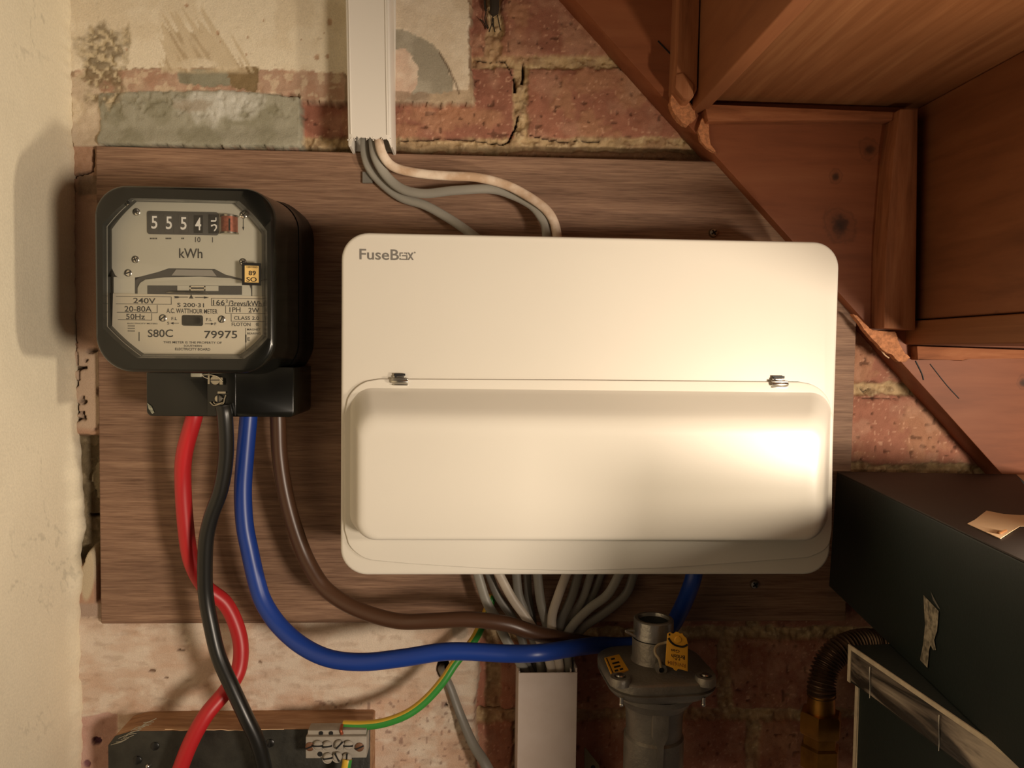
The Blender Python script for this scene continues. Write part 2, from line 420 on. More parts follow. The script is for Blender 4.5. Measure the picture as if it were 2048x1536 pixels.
    L = lambda a, b, f=8: sstep(a - f, a + f, qy + 14 * wz) * sstep(b + f, b - f, qy + 14 * wz) * s
    y = np.where(left, -.010 - .0012 * (n3 - .5), y); paint(s, (176, 140, 116))
    m = L(300, 420); paint(m * .7, (168, 134, 108)); y += m * .003 * (n2 - .4)
    m = L(345, 388, 3) * sstep(150, 156, qx); paint(m * .8, (128, 108, 88))
    m = L(400, 700); paint(m, (180, 146, 122)); paint(m * sstep(.4, .7, n1) * .4, (160, 126, 104))
    m = L(700, 860); paint(m * .8, (190, 168, 146)); h = sstep(.60, .68, fbm(X, Z, 130, 71, 3)) * m; y += h * .008; paint(h, (92, 76, 60))
    m = L(875, 1130, 6); y += m * (.016 + .006 * (n3 - .5)); paint(m, (118, 104, 80)); paint(m * sstep(.5, .65, n3) * .7, (164, 148, 120))
    e = sstep(-.1, .3, 1 - np.hypot((qx - 186) / 16, (qy - 960) / 45) + .8 * (n2 - .5)); y -= e * s * .006; paint(e * s * .6, (150, 138, 112))
    e = sstep(-.1, .2, 1 - np.hypot((qx + (qy - 1150) * .08 - 174) / 14, (qy - 1150) / 55)); y = y * (1 - e * s) + e * s * (-.010); paint(e * s, (196, 180, 152))
    m = L(1120, 1205, 5) * (1 - e) * sstep(186, 190, qx); y += m * .012; paint(m * .7, (84, 64, 56))
    m = L(1208, 1262, 4); paint(m * .8, (168, 150, 136))
    for P, w_, dp in (([(134, 362), (150, 350), (168, 346), (184, 338), (185, 300)], 2.6, .008), ([(140, 362), (146, 384)], 3, .008), ([(143, 400), (140, 480), (142, 560), (146, 640), (150, 700), (156, 760)], 2.0, .006), ([(160, 1037), (200, 1040)], 3, .008)):
        m = sstep(w_, w_ * .35, seg_d(qx + 4 * hx, qy + 4 * hz, P)); y += m * dp; paint(m * .85, (60, 42, 34))
    # lower coat
    low = [(100, 1236), (955, 1238), (962, 1262), (955, 1300), (960, 1350), (952, 1420), (958, 1500), (950, 1560), (952, 1800), (100, 1800)]
    d, m = slab(low, .0125, (218, 202, 184), 5, .0004, (206, 184, 164), jag=.7)
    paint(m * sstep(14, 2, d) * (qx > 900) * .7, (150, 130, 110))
    mm = m * sstep(.42, .62, fbm(X, Z * 3, 40, 81)) * .4; paint(mm, (196, 160, 134))
    mm = m * sstep(.5, .7, fbm(X, Z, 90, 83)) * sstep(1330, 1420, qy) * .5; paint(mm, (198, 158, 132))
    mm = m * sstep(.62, .70, fbm(X, Z * 2.4, 75, 84)) ; y += mm * .0007; paint(mm * .28, (160, 132, 112))
    mm = m * sstep(.78, .84, vnoise(X, Z, 300, 85)) * (qx > 600) * (qy > 1400); paint(mm * .6, (120, 88, 78))
    d2 = poly_sd(qx, qy + 4 * wz, [(100, 1446), (215, 1424), (235, 1430), (235, 1800), (100, 1800)]); mm = sstep(-2, 2, d2) * m; paint(mm * .8, (190, 150, 138)); y += mm * .0015
    mm = m * sstep(20, 13, np.hypot(qx - 920, qy - 1262)); paint(mm * .7, (150, 142, 130))
    for (cx, cy, rx, ry, dp, c) in ((886, 1337, 13, 17, .022, (30, 18, 14)), (192, 1484, 10, 8, .004, (70, 30, 60)), (172, 1530, 8, 8, .002, (120, 80, 90)), (892, 1411, 3, 4, .004, (40, 20, 16)), (362, 1300, 8, 2, .002, (100, 78, 60)), (304, 1342, 8, 3, .002, (110, 84, 66)), (333, 1355, 4, 2, .002, (110, 84, 66)), (520, 1325, 4, 3, .002, (120, 92, 70))):
        m_ = sstep(1.15, .8, np.hypot((qx + 3 * hx - cx) / rx, (qy + 3 * hz - cy) / ry)); y += m_ * dp; paint(m_ * .9, c)
    keep = ~((X > BX0 + .01) & (X < .13) & (Z > BZ0 + .012) & (Z < BZ1 - .012))
    V = np.stack([X, y, Z], -1)
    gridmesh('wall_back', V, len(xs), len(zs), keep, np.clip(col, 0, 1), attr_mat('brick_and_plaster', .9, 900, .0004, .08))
    # masonry behind the relief
    bm = BM(); box(bm, XW - .05, .60, .03, .09, -.45, .45); o = obj('wall_core', bm, M('masonry', (120, 90, 70), .9)); o['kind'] = 'structure'; o.name = 'wall_rear'
back_wall()

def left_wall():
    st = .0022
    ys = np.concatenate([np.arange(.004, -.16, -.0014), np.arange(-.16, -.9, -.006)]); zs = np.arange(-.46, .50, st)
    Y, Z = np.meshgrid(ys, zs)
    n1 = fbm(Y, Z, 18, 101); n2 = fbm(Y, Z, 220, 102, 3); jz = fbm(Z * 0 + 3, Z, 45, 103); jf = fbm(Z * 0 + 5, Z, 170, 104, 3)
    _, pz = project(Y * 0 + XW, Y * 0 - .02, Z)
    lip = (.0008 + .0045 * sstep(850, 960, pz) * sstep(1235, 1130, pz) + .002 * sstep(1180, 1300, pz)) * (jz * 1.3)
    edge = np.exp(-((Y + .012 + .010 * (jf - .5)) / .011) ** 2)
    X = XW + .0012 * (n1 - .5) + .00015 * (n2 - .5) + lip * edge * 1.6 + .003 * (jf - .5) * edge - sstep(-.008, .004, Y) * .004
    col = np.ones(Y.shape + (3,)) * np.array(lin((236, 226, 200)))
    col *= (.95 + .10 * n1)[..., None]
    cr = sstep(.012, .004, np.abs(fbm(Y, Z, 26, 107) - .5)) * sstep(.60, .7, fbm(Y, Z, 9, 108)); col *= (1 - .18 * cr)[..., None]
    gridmesh('wall_left', np.stack([X, Y, Z], -1), len(ys), len(zs), np.ones(Y.shape, bool), np.clip(col, 0, 1), attr_mat('cream_wall_paint', .7, 500, .00025, .06))
left_wall()

# ------------------------------------------------------------------ materials
m_ply = wood('plywood', (98, 72, 56), (138, 108, 88), (164, 133, 109), 0, 900, 26, .0005, .62, broad=14)
m_plyedge = M('plywood_edge', (176, 146, 116), .8, var=.25, vs=200)
m_stair = wood('stained_pine_stringer', (118, 66, 40), (140, 82, 52), (152, 94, 62), 0, 60, 9, .0002, .55,
               knots=[tuple(at(1682, 450, -.031)) + (.0085,), tuple(at(1738, 297, -.031)) + (.005,), tuple(at(1673, 354, -.031)) + (.0035,), tuple(at(2050, 765, -.031)) + (.004,)])
m_tread = wood('pine_tread', (128, 80, 46), (150, 98, 62), (172, 120, 80), 1, 110, 22, .0003, .5, broad=12)
m_riser = wood('pine_riser', (116, 70, 42), (138, 86, 54), (150, 98, 64), 1, 60, 8, .0002, .6, knots=[tuple(atx(1985, 640, .3)) + (.004,)])
m_wedge = wood('rough_wedge_wood', (112, 66, 40), (156, 100, 66), (176, 122, 86), 2, 120, 10, .0004, .75)
m_wedgeh = wood('rough_wedge_wood_flat', (112, 66, 40), (156, 96, 62), (178, 118, 80), 0, 140, 8, .0006, .75)
m_endgrain = M('fresh_end_grain', (196, 132, 90), .85, var=.25, vs=350, bump=.0008, bs=500)
m_white = M('white_enamel', (216, 210, 198), .36, var=.01, vs=8, bump=.00002, bs=900)
m_pvc = M('white_pvc', (226, 220, 210), .42)
m_pvc_dirty = M('dusty_white_pvc', (214, 200, 192), .5, c2=(206, 190, 180), vs=25)
m_black = M('black_bakelite', (17, 17, 13), .24, var=.3, vs=40, coat=.15, spec=.4)
m_blackd = NT('dusty_black_bakelite')
_n = m_blackd.noise(26, 5, m_blackd.mapp((1, 1, .25)), .7); m_blackd.col(m_blackd.ramp(_n, [(.5, L4((14, 13, 11))), (.68, L4((34, 28, 22))), (.80, L4((110, 94, 74)))])); m_blackd.set(rough=.4); m_blackd = m_blackd.m
m_red = M('red_sheath', (186, 34, 38), .42); m_blk = M('black_sheath', (26, 25, 22), .34); m_blue = M('blue_sheath', (22, 58, 142), .38); m_brown = M('brown_sheath', (76, 50, 34), .36)
m_grey = M('grey_sheath', (150, 146, 136), .42, var=.06, vs=30); m_greyd = M('dark_grey_sheath', (118, 114, 106), .45, var=.06, vs=30); m_greyl = M('pale_sheath', (204, 192, 176), .42, var=.08, vs=40, )
m_whited = M('grubby_white_sheath', (226, 208, 188), .4, c2=(190, 160, 132), vs=55)
m_green = M('green_sheath', (52, 138, 54), .42); m_yel = M('yellow_sheath', (214, 176, 58), .42)
m_alu = M('grey_cast_alloy', (138, 132, 122), .42, .55, var=.15, vs=50, bump=.0004, bs=400)
m_alu2 = M('bright_alloy', (176, 172, 164), .3, .8, var=.1, vs=80, bump=.0003, bs=300)
m_zinc = M('zinc_plated_steel', (200, 196, 186), .25, 1); m_steel = M('nickel_steel', (170, 164, 150), .3, 1)
m_brass = M('tarnished_brass', (158, 112, 48), .38, .9, var=.25, vs=60)
m_hose = M('corrugated_steel_hose', (110, 88, 70), .4, .7, var=.2, vs=60)
m_plate = M('meter_face_plate', (196, 192, 174), .5); m_name = M('cream_name_plate', (214, 204, 180), .5); m_print = M('printed_ink', (58, 56, 52), .7)
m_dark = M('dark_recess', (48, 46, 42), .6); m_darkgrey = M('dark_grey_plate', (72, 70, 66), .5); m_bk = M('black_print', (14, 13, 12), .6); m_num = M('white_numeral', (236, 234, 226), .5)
m_copper = M('copper_winding', (150, 84, 62), .45, .4, var=.3, vs=400)
m_tagy = M('yellow_tag_plastic', (232, 170, 48), .5); m_gold = M('gold_sticker', (226, 190, 118), .45)
m_card = M('black_card', (32, 40, 37), .55, var=.08, vs=20, bump=.0001, bs=500, spec=.4)
m_cardtop = M('brown_black_card', (56, 47, 41), .7, var=.08, vs=20)
m_paper = M('buff_paper', (226, 190, 150), .8, var=.04, vs=30); m_block = wood('old_painted_softwood', (128, 92, 66), (166, 128, 96), (196, 164, 132), 0, 200, 9, .0006, .8)
m_bitumen = M('black_paint', (44, 43, 37), .5, var=.35, vs=60, bump=.0005, bs=200)
m_logo = M('grey_logo_print', (112, 108, 102), .5)

# ------------------------------------------------------------------ plywood board
cut0, cut1 = at(1440, 326, -.018), at(1708, 622, -.018)
sl = (cut1.z - cut0.z) / (cut1.x - cut0.x)
xr = BX1; xt = cut0.x + (BZ1 - cut0.z) / sl; zr = cut0.z + (xr - cut0.x) * sl
def plywood():
    bm = BM(); n = 90; rnd = random.Random(3)
    P = [(BX0, BZ0), (xr - .001, BZ0), (xr, zr), (xt, BZ1), (BX0, BZ1)]
    prism(bm, P, -.0045, -.018)
    bmesh.ops.bevel(bm, geom=list(bm.edges), offset=.0008, segments=2, affect='EDGES')
    t = thing('plywood_board', 'brown plywood backing board screwed to the brick wall behind the meter and fuse box', 'board', ((BX0 + BX1) / 2, -.01, BZ0))
    obj('panel', bm, m_ply, t)
    return t
board = plywood()

def screw(name, px, py, y, r, parent, mat, cross=True, ang=0., label=None, dome=.35):
    c = at(px, py, y); bm = BM(); n = 20
    prof = [(r * 1.0, 0), (r * 1.0, -r * .15), (r * .8, -r * dome * .8), (r * .4, -r * dome), (r * .01, -r * dome * 1.05)]
    lathe(bm, (c.x, c.y, c.z), prof, n, 'y')
    w = r * .16
    for k in ((0, 1) if cross else (0,)):
        a = ang + k * math.pi / 2; dx, dz = math.cos(a), math.sin(a); l = r * (.62 if cross else .98)
        q = [(c.x + dx * s1 * l - dz * s2 * w, c.z + dz * s1 * l + dx * s2 * w) for s1, s2 in ((-1, -1), (1, -1), (1, 1), (-1, 1))]
        prism(bm, q, y - r * dome * .3, y - r * dome * 1.12, mi=1)
    return obj(name, bm, [mat, m_bk], parent, label)

def loose_screw(px, py, y, r, label):
    t = screw('wood_screw', px, py, y, r, None, m_steel, True, .6, dome=.8)
    tag(t, label, 'screw'); return t
loose_screw(1426, 466, -.0180, .0042, 'small steel screw in the plywood just above the white fuse box')
loose_screw(1508, 1168, -.0180, .0042, 'dull screw in the plywood below the right end of the white fuse box')

# ------------------------------------------------------------------ staircase
def stairs():
    t = thing('staircase', 'underside of a stained pine staircase rising to the left above the fuse box', 'stairs', (.3, -.1, -.1))
    XA, ZT = .109, .2640; XB = .3015; Z2 = at(1832, 640, -.03).z; TH = .0225
    p0 = at(1167, 18, -.03); p1 = at(1982, 924, -.03)
    k = (p1.z - p0.z) / (p1.x - p0.x); zl = lambda x: p0.z + (x - p0.x) * k
    bm = BM(); xa, xb = p0.x - .15, .62
    prism(bm, [(xa, zl(xa)), (xb, zl(xb)), (xb, zl(xb) + .62), (xa, zl(xa) + .62)], .0, -.03, bev=.001)
    obj('stringer', bm, m_stair, t, 'reddish stained board fixed along the wall')
    YE = -.92
    def slab(name, x0, x1, z0, z1, mat, bev=.0015, y0=-.029):
        bm = BM(); box(bm, x0, x1, YE, y0, z0, z1, bev=bev); return obj(name, bm, mat, t)
    slab('tread', XA + .002, XB + .035, ZT, ZT + TH, m_tread)
    slab('riser', XA - .013, XA, ZT - .010, ZT + .188, m_riser)
    slab('riser', XB, XB + .014, Z2, ZT, m_riser)
    slab('tread', XB - .004, XB + .23, Z2 - TH, Z2 - .0012, m_tread)
    slab('tread', XA - .20, XA + .02, ZT + .188, ZT + .188 + TH, m_tread)
    # horizontal wedge under the upper tread
    y0 = -.0295
    def block(name, px, y1, mat, label=None, bev=.0008, jag=0):
        bm = BM(); q = pxpoly(px, y1); prism(bm, q, y0, y1, bev=bev); return obj(name, bm, mat, t, label)
    block('wedge', [(1409, 208), (1800, 224), (1806, 240), (1600, 240), (1416, 242)], -.043, m_wedgeh)
    block('wedge', [(1800, 218), (1836, 218), (1831, 660), (1768, 656), (1772, 500), (1786, 320)], -.052, m_wedge, 'upright wedge behind the riser')
    block('wedge', [(1364, -120), (1403, -120), (1394, 180), (1384, 198), (1372, 198), (1352, 172)], -.056, m_wedge)
    bm = BM(); a = pxpoly([(1352, 150), (1366, 146), (1387, 170), (1386, 188), (1375, 199), (1366, 196), (1350, 176)], -.0565)
    prism(bm, a, -.050, -.0575, bev=.0006); obj('wedge_end', bm, m_wedge, t, 'pale sawn end of the upright wedge')
    block('wedge', [(1834, 692), (2120, 702), (2120, 718), (1940, 716), (1925, 722), (1900, 718), (1836, 720)], -.041, m_wedgeh, 'long flat wedge under the lower tread')
    # splintered end grain where the housing broke out
    for P, y1 in (([(1345, 178), (1360, 184), (1388, 214), (1392, 236), (1376, 250), (1362, 244), (1346, 224), (1341, 205)], -.038),
                  ([(1706, 628), (1716, 632), (1736, 656), (1748, 662), (1790, 664), (1796, 680), (1808, 706), (1820, 714), (1812, 722), (1796, 724), (1786, 710), (1766, 700), (1742, 676), (1724, 654)], -.036),
                  ([(1404, 236), (1418, 240), (1420, 288), (1434, 306), (1420, 300), (1402, 282), (1396, 262)], -.034)):
        bm = BM(); rnd = random.Random(int(P[0][0])); q = []
        for (a, b), (c, d) in zip(P, P[1:] + P[:1]):
            for k_ in range(4):
                f = k_ / 4; q.append((a + (c - a) * f + rnd.uniform(-1.6, 1.6), b + (d - b) * f + rnd.uniform(-1.6, 1.6)))
        prism(bm, pxpoly(q, y1), y0, y1, bev=.0004); obj('splintered_edge', bm, m_endgrain, t, 'raw broken wood')
    # dark saw kerf and pencil line on the stringer
    for P, w in (([(1860, 728), (1893, 770), (1918, 797)], .0005), ([(1831, 722), (1843, 746), (1847, 760)], .0007), ([(1316, 82), (1343, 110)], .0007)):
        bm = BM(); tube(bm, [at(a, b, -.0301) for a, b in P], w, n=6, sub=3); obj('crack', bm, m_bk, t, 'dark crack in the stringer')
    bm = BM(); tube(bm, [at(a, b, -.0305) for a, b in ((1762, 700), (1770, 710), (1778, 716))], .0006, n=6); obj('splinter', bm, m_paper, t)
stairs()

# ------------------------------------------------------------------ trunking
def upper_trunking():
    yf, yb = -.047, -.0135
    t = thing('cable_trunking', 'white plastic trunking with a ragged lower end coming down to the plywood board', 'trunking', tuple(at(745, 285, -.03)))
    a = at(689, -60, yf); b = at(695, 278, yf); w = at(784, 278, yf).x - b.x
    zt, zb = .46, b.z; dx = (b.x - a.x) / (b.z - a.z)
    xl = lambda z: b.x + (z - b.z) * dx
    wall = .0018
    rnd = random.Random(8); N = 46
    # U-shaped sleeve: outer profile positions go round front and sides; the lower rim is ragged
    prof = [(0, yb), (0, yf + .003), (.0008, yf + .0008), (.003, yf)] + [(w * k / 24, yf) for k in range(3, 22)] + [(w - .003, yf), (w - .0008, yf + .0008), (w, yf + .003), (w, yb)]
    bm = BM(); rows = []
    for zi, z in enumerate([zt, .3, zb + .006, zb]):
        row_o = []; row_i = []
        for i, (x, y) in enumerate(prof):
            zz = z
            if zi == 3:
                f = x / w; zz = zb - .0030 * math.sin(f * math.pi) * 0 + (rnd.uniform(-.0012, .0012)) + (.0016 if .1 < f < .9 else -.002) - (.003 if f < .1 or f > .93 else 0)
            X = xl(zz) + x; row_o.append(bm.verts.new((X, y, zz)))
            ix = min(max(x, wall), w - wall); iy = max(y, yf + wall)
            row_i.append(bm.verts.new((xl(zz) + ix, iy, zz)))
        rows.append((row_o, row_i))
    for (o1, i1), (o2, i2) in zip(rows, rows[1:]):
        for k in range(len(prof) - 1):
            bm.faces.new((o1[k], o1[k + 1], o2[k + 1], o2[k])); bm.faces.new((i1[k + 1], i1[k], i2[k], i2[k + 1]))
    o2, i2 = rows[-1]
    for k in range(len(prof) - 1): bm.faces.new((o2[k], o2[k + 1], i2[k + 1], i2[k]))
    for e in (0, -1):
        for (o1, i1), (o3, i3) in zip(rows, rows[1:]): bm.faces.new((o1[e], i1[e], i3[e], o3[e]))
    obj('lid', bm, m_pvc, t)
    for f, ww in ((.07, .0010), (.885, .0016), (.93, .0008)):
        bm = BM(); q = w * f
        hexa(bm, [(xl(zb + .004) + q, yf + .0002, zb + .004), (xl(zb + .004) + q + ww, yf + .0002, zb + .004), (xl(zt) + q + ww, yf + .0002, zt), (xl(zt) + q, yf + .0002, zt)],
             [(xl(zb + .004) + q, yf - .0007, zb + .004), (xl(zb + .004) + q + ww, yf - .0007, zb + .004), (xl(zt) + q + ww, yf - .0007, zt), (xl(zt) + q, yf - .0007, zt)], bev=.0002)
        obj('rib', bm, m_pvc, t)
    bm = BM(); box(bm, xl(zb) + .001, xl(zb) + w - .001, yb - .001, yb + .0015, zb - .002, zt)
    obj('base_channel', bm, m_pvc, t)
    bm = BM()
    for k in range(26):
        f = rnd.uniform(0, 1); x = xl(zb) + w * f; c = Vector((x, yf + rnd.uniform(-.0005, .002), zb + rnd.uniform(-.001, .002)))
        r = rnd.uniform(.0003, .0008); bmesh.ops.create_icosphere(bm, subdivisions=1, radius=r, matrix=Matrix.Translation(c))
    obj('swarf', bm, m_pvc, t, 'curls of sawn plastic on the ragged end')
upper_trunking()

def lower_trunking():
    yf, yb = -.050, -.004
    a = at(1037, 1346, yf); b = at(1155, 1344, yf); bot = -.44
    t = thing('cable_trunking', 'dusty white plastic trunking below the fuse box taking the bundle of grey cables down', 'trunking', (a.x + .025, -.03, bot))
    bm = BM(); x0, x1, z1 = a.x, b.x, a.z; wl = .0015; dx = (at(1040, 1536, yf).x - a.x) / (at(1040, 1536, yf).z - a.z)
    box(bm, x0, x1, yf, yf + wl, bot, z1, bev=.0004)
    obj('lid', bm, m_pvc_dirty, t)
    bm = BM(); zc = z1 + .0035
    box(bm, x0 + .0002, x0 + wl, yf + wl, yb, bot, zc - .003); box(bm, x1 - wl, x1 - .0002, yf + wl, yb, bot, zc); box(bm, x0 + wl, x1 - wl, yb - wl, yb, bot, zc)
    box(bm, x1 - .006, x1 - .0052, yf + wl, yf + .006, bot, zc - .001)
    obj('base_channel', bm, m_pvc_dirty, t)
lower_trunking()

# ------------------------------------------------------------------ fuse box
def fuse_box():
    yb, yc = -.0185, -.118
    A, B, Cc, D = at(681, 466, yc), at(1679, 482, yc), at(1661, 1150, yc), at(682, 1150, yc)
    x0 = (A.x + D.x) / 2; x1 = (B.x + Cc.x) / 2; z1 = (A.z + B.z) / 2; z0 = (Cc.z + D.z) / 2
    t = thing('fuse_box', 'white enamelled fuse box with a hinged bulging door on the plywood board', 'fuse box', ((x0 + x1) / 2, yb, z0))
    bm = BM(); box(bm, x0 + .004, x1 - .004, yb, yc + .014, z0 + .004, z1 - .004, bev=.002)
    obj('body', bm, m_white, t)
    R = .0205
    def rg(i, y, r=R): return ringy(rr2(x0 + i, x1 - i, z0 + i, z1 - i, r - i * .9, 10), y)
    bm = BM(); loft(bm, [rg(.0006, yc + .016), rg(0, yc + .014), rg(0, yc + .0022), rg(.0004, yc + .0010), rg(.0012, yc + .0003), rg(.0024, yc)])
    cov = obj('cover', bm, m_white, t)
    # door plate
    yd = yc - .0022
    P = [(760, 758), (1150, 760), (1600, 764), (1622, 768), (1645, 782), (1660, 805), (1667, 838), (1664, 1060), (1660, 1085), (1645, 1103), (1618, 1115), (1500, 1124), (1340, 1136), (1150, 1142), (980, 1138), (820, 1128), (745, 1121), (715, 1108), (697, 1088), (689, 1060), (688, 832), (695, 798), (712, 775), (735, 762)]
    def plate(y, ins, yref):
        q = [at(a, b, yref) for a, b in P]; cx = sum(p.x for p in q) / len(q); cz = (q[0].z + q[13].z) / 2
        out = []
        for i, p in enumerate(q):
            a_, b_ = q[i - 1], q[(i + 1) % len(q)]; tx, tz = b_.x - a_.x, b_.z - a_.z; l = math.hypot(tx, tz); nx, nz = tz / l, -tx / l
            if (p.x - cx) * nx / (x1 - x0) ** 2 + (p.z - cz) * nz / (z1 - z0) ** 2 < 0: nx, nz = -nx, -nz
            out.append((p.x - nx * ins, y, p.z - nz * ins))
        return out
    # smooth outline
    def dense(ring):
        n = len(ring); v = [Vector(p) for p in ring]; out = []
        for i in range(n):
            a, b, c, d = v[i - 1], v[i], v[(i + 1) % n], v[(i + 2) % n]; L = (c - b).length
            k = 1 if L > .05 else 3
            k = 3
            for s_ in range(k):
                tt = s_ / k
                if L > .03: out.append(b.lerp(c, tt))
                else: out.append(.5 * ((2 * b) + (c - a) * tt + (2 * a - 5 * b + 4 * c - d) * tt * tt + (3 * b - a - 3 * c + d) * tt ** 3) if max((b - a).length, (d - c).length) < .03 else b.lerp(c, tt))
        return [tuple(p) for p in out]
    # bulge rings
    def bul(xa, xb, za, zb, r, y, yref):
        p = at(xa, (za + zb) / 2, yref).x; q = at(xb, (za + zb) / 2, yref).x; m = (xa + xb) / 2
        return ringy(rr2(p, q, at(m, zb, yref).z, at(m, za, yref).z, r, 10), y)
    bm = BM()
    loft(bm, [dense(plate(yc + .0005, .0002, yd)), dense(plate(yd + .0007, 0, yd)), dense(plate(yd + .0002, .0004, yd)), dense(plate(yd, .0012, yd))])
    door = obj('door', bm, m_white, t)
    bm = BM()
    f1 = at(1150, 1085, -.146).z
    def rb(l, r, tp, y, rad, bot=None):
        p = at(l, 900, y).x; q = at(r, 900, y).x; zt = at(1170, tp, y).z; zb_ = f1 if bot is None else bot
        return ringy(rr2(p, q, zb_, zt, rad, 12), y)
    rings = [rb(700, 1660, 779, yd + .0004, .017, f1 - .0012), rb(701.5, 1659, 783, yd - .0008, .0165, f1 - .0006), rb(703, 1658, 790, yd - .004, .016), rb(706, 1656, 803, yd - .010, .0155), rb(709, 1654, 818, yd - .0165, .015, f1 + .0002),
             rb(712, 1651.5, 828, yd - .0205, .0148, f1 + .0004), rb(715, 1649, 837, yd - .0228, .0142, f1 + .0009), rb(719, 1646, 845, yd - .0240, .0134, f1 + .0017), rb(725, 1642, 853, yd - .0247, .0122, f1 + .0030), rb(733, 1634, 861, yd - .0250, .0105, f1 + .005)]
    loft(bm, rings)
    obj('door_bulge', bm, m_white, door)
    # hinge clips
    for cx, cy in ((801, 759), (1559, 764)):
        bm = BM(); y = yd - .0002
        q = lambda a, b, yy: at(cx + a, cy + b, yy)
        c0 = q(-17, -12, y); c1 = q(15, 12, y); W = c1.x - c0.x; Hh = c0.z - c1.z
        box(bm, c0.x, c1.x, y - .0022, y + .0015, c1.z + Hh * .42, c1.z + Hh * .62, bev=.0003)
        lathe(bm, (c0.x, y - .0016, c1.z + Hh * .33), [(.0014, 0), (.0016, .0003), (.0016, W - .0003), (.0014, W)], 14, 'x')
        box(bm, c0.x + .001, c1.x + .0003, y - .0016, y + .001, c1.z, c1.z + Hh * .10, bev=.0002)
        box(bm, c0.x + .001, c1.x - .0025, y - .0005, y + .001, c1.z + Hh * .66, c1.z + Hh * .80, bev=.0002)
        box(bm, c0.x + .0015, c1.x - .0022, y - .0002, y + .0012, c1.z + Hh * .82, c1.z + Hh, mi=1)
        box(bm, c0.x + .0022, c0.x + .0036, y - .0008, y + .001, c1.z + Hh * .66, c1.z + Hh * .92, mi=1)
        obj('hinge_clip', bm, [m_zinc, m_bk], door, 'shiny metal hinge clip')
    # lettering
    bm = BM(); y = yc - .00003
    text_into(bm, 'FuseB', (719, 497.5, 798, 519), y, .02)
    text_into(bm, 'x', (815, 505, 827.5, 519.8), y, .02)
    # the split square that stands for the letter o
    for P_ in ([(799, 505), (806, 505), (806, 507.3), (801.4, 507.3), (801.4, 513), (799, 513)], [(799, 516), (801.5, 516), (801.5, 517.5), (812.6, 517.8), (812.6, 512.8), (804.2, 512.6), (804.2, 510.2), (815, 510.5), (815, 520), (799, 519.6)][0:10], [(808, 505), (814.5, 505.2), (814.5, 509), (812.2, 509), (812.2, 507.4), (808, 507.3)]):
        prism(bm, pxpoly(P_, y), y, y - .00015)
    bm2 = BM(); text_into(bm, '®', (828, 503.5, 831.5, 507), y)
    bm2.free()
    obj('logo_lettering', bm, m_logo, cov, 'grey printed lettering')
    # knock-out edge of the lower right lip of the body
    return t
fuse_box()

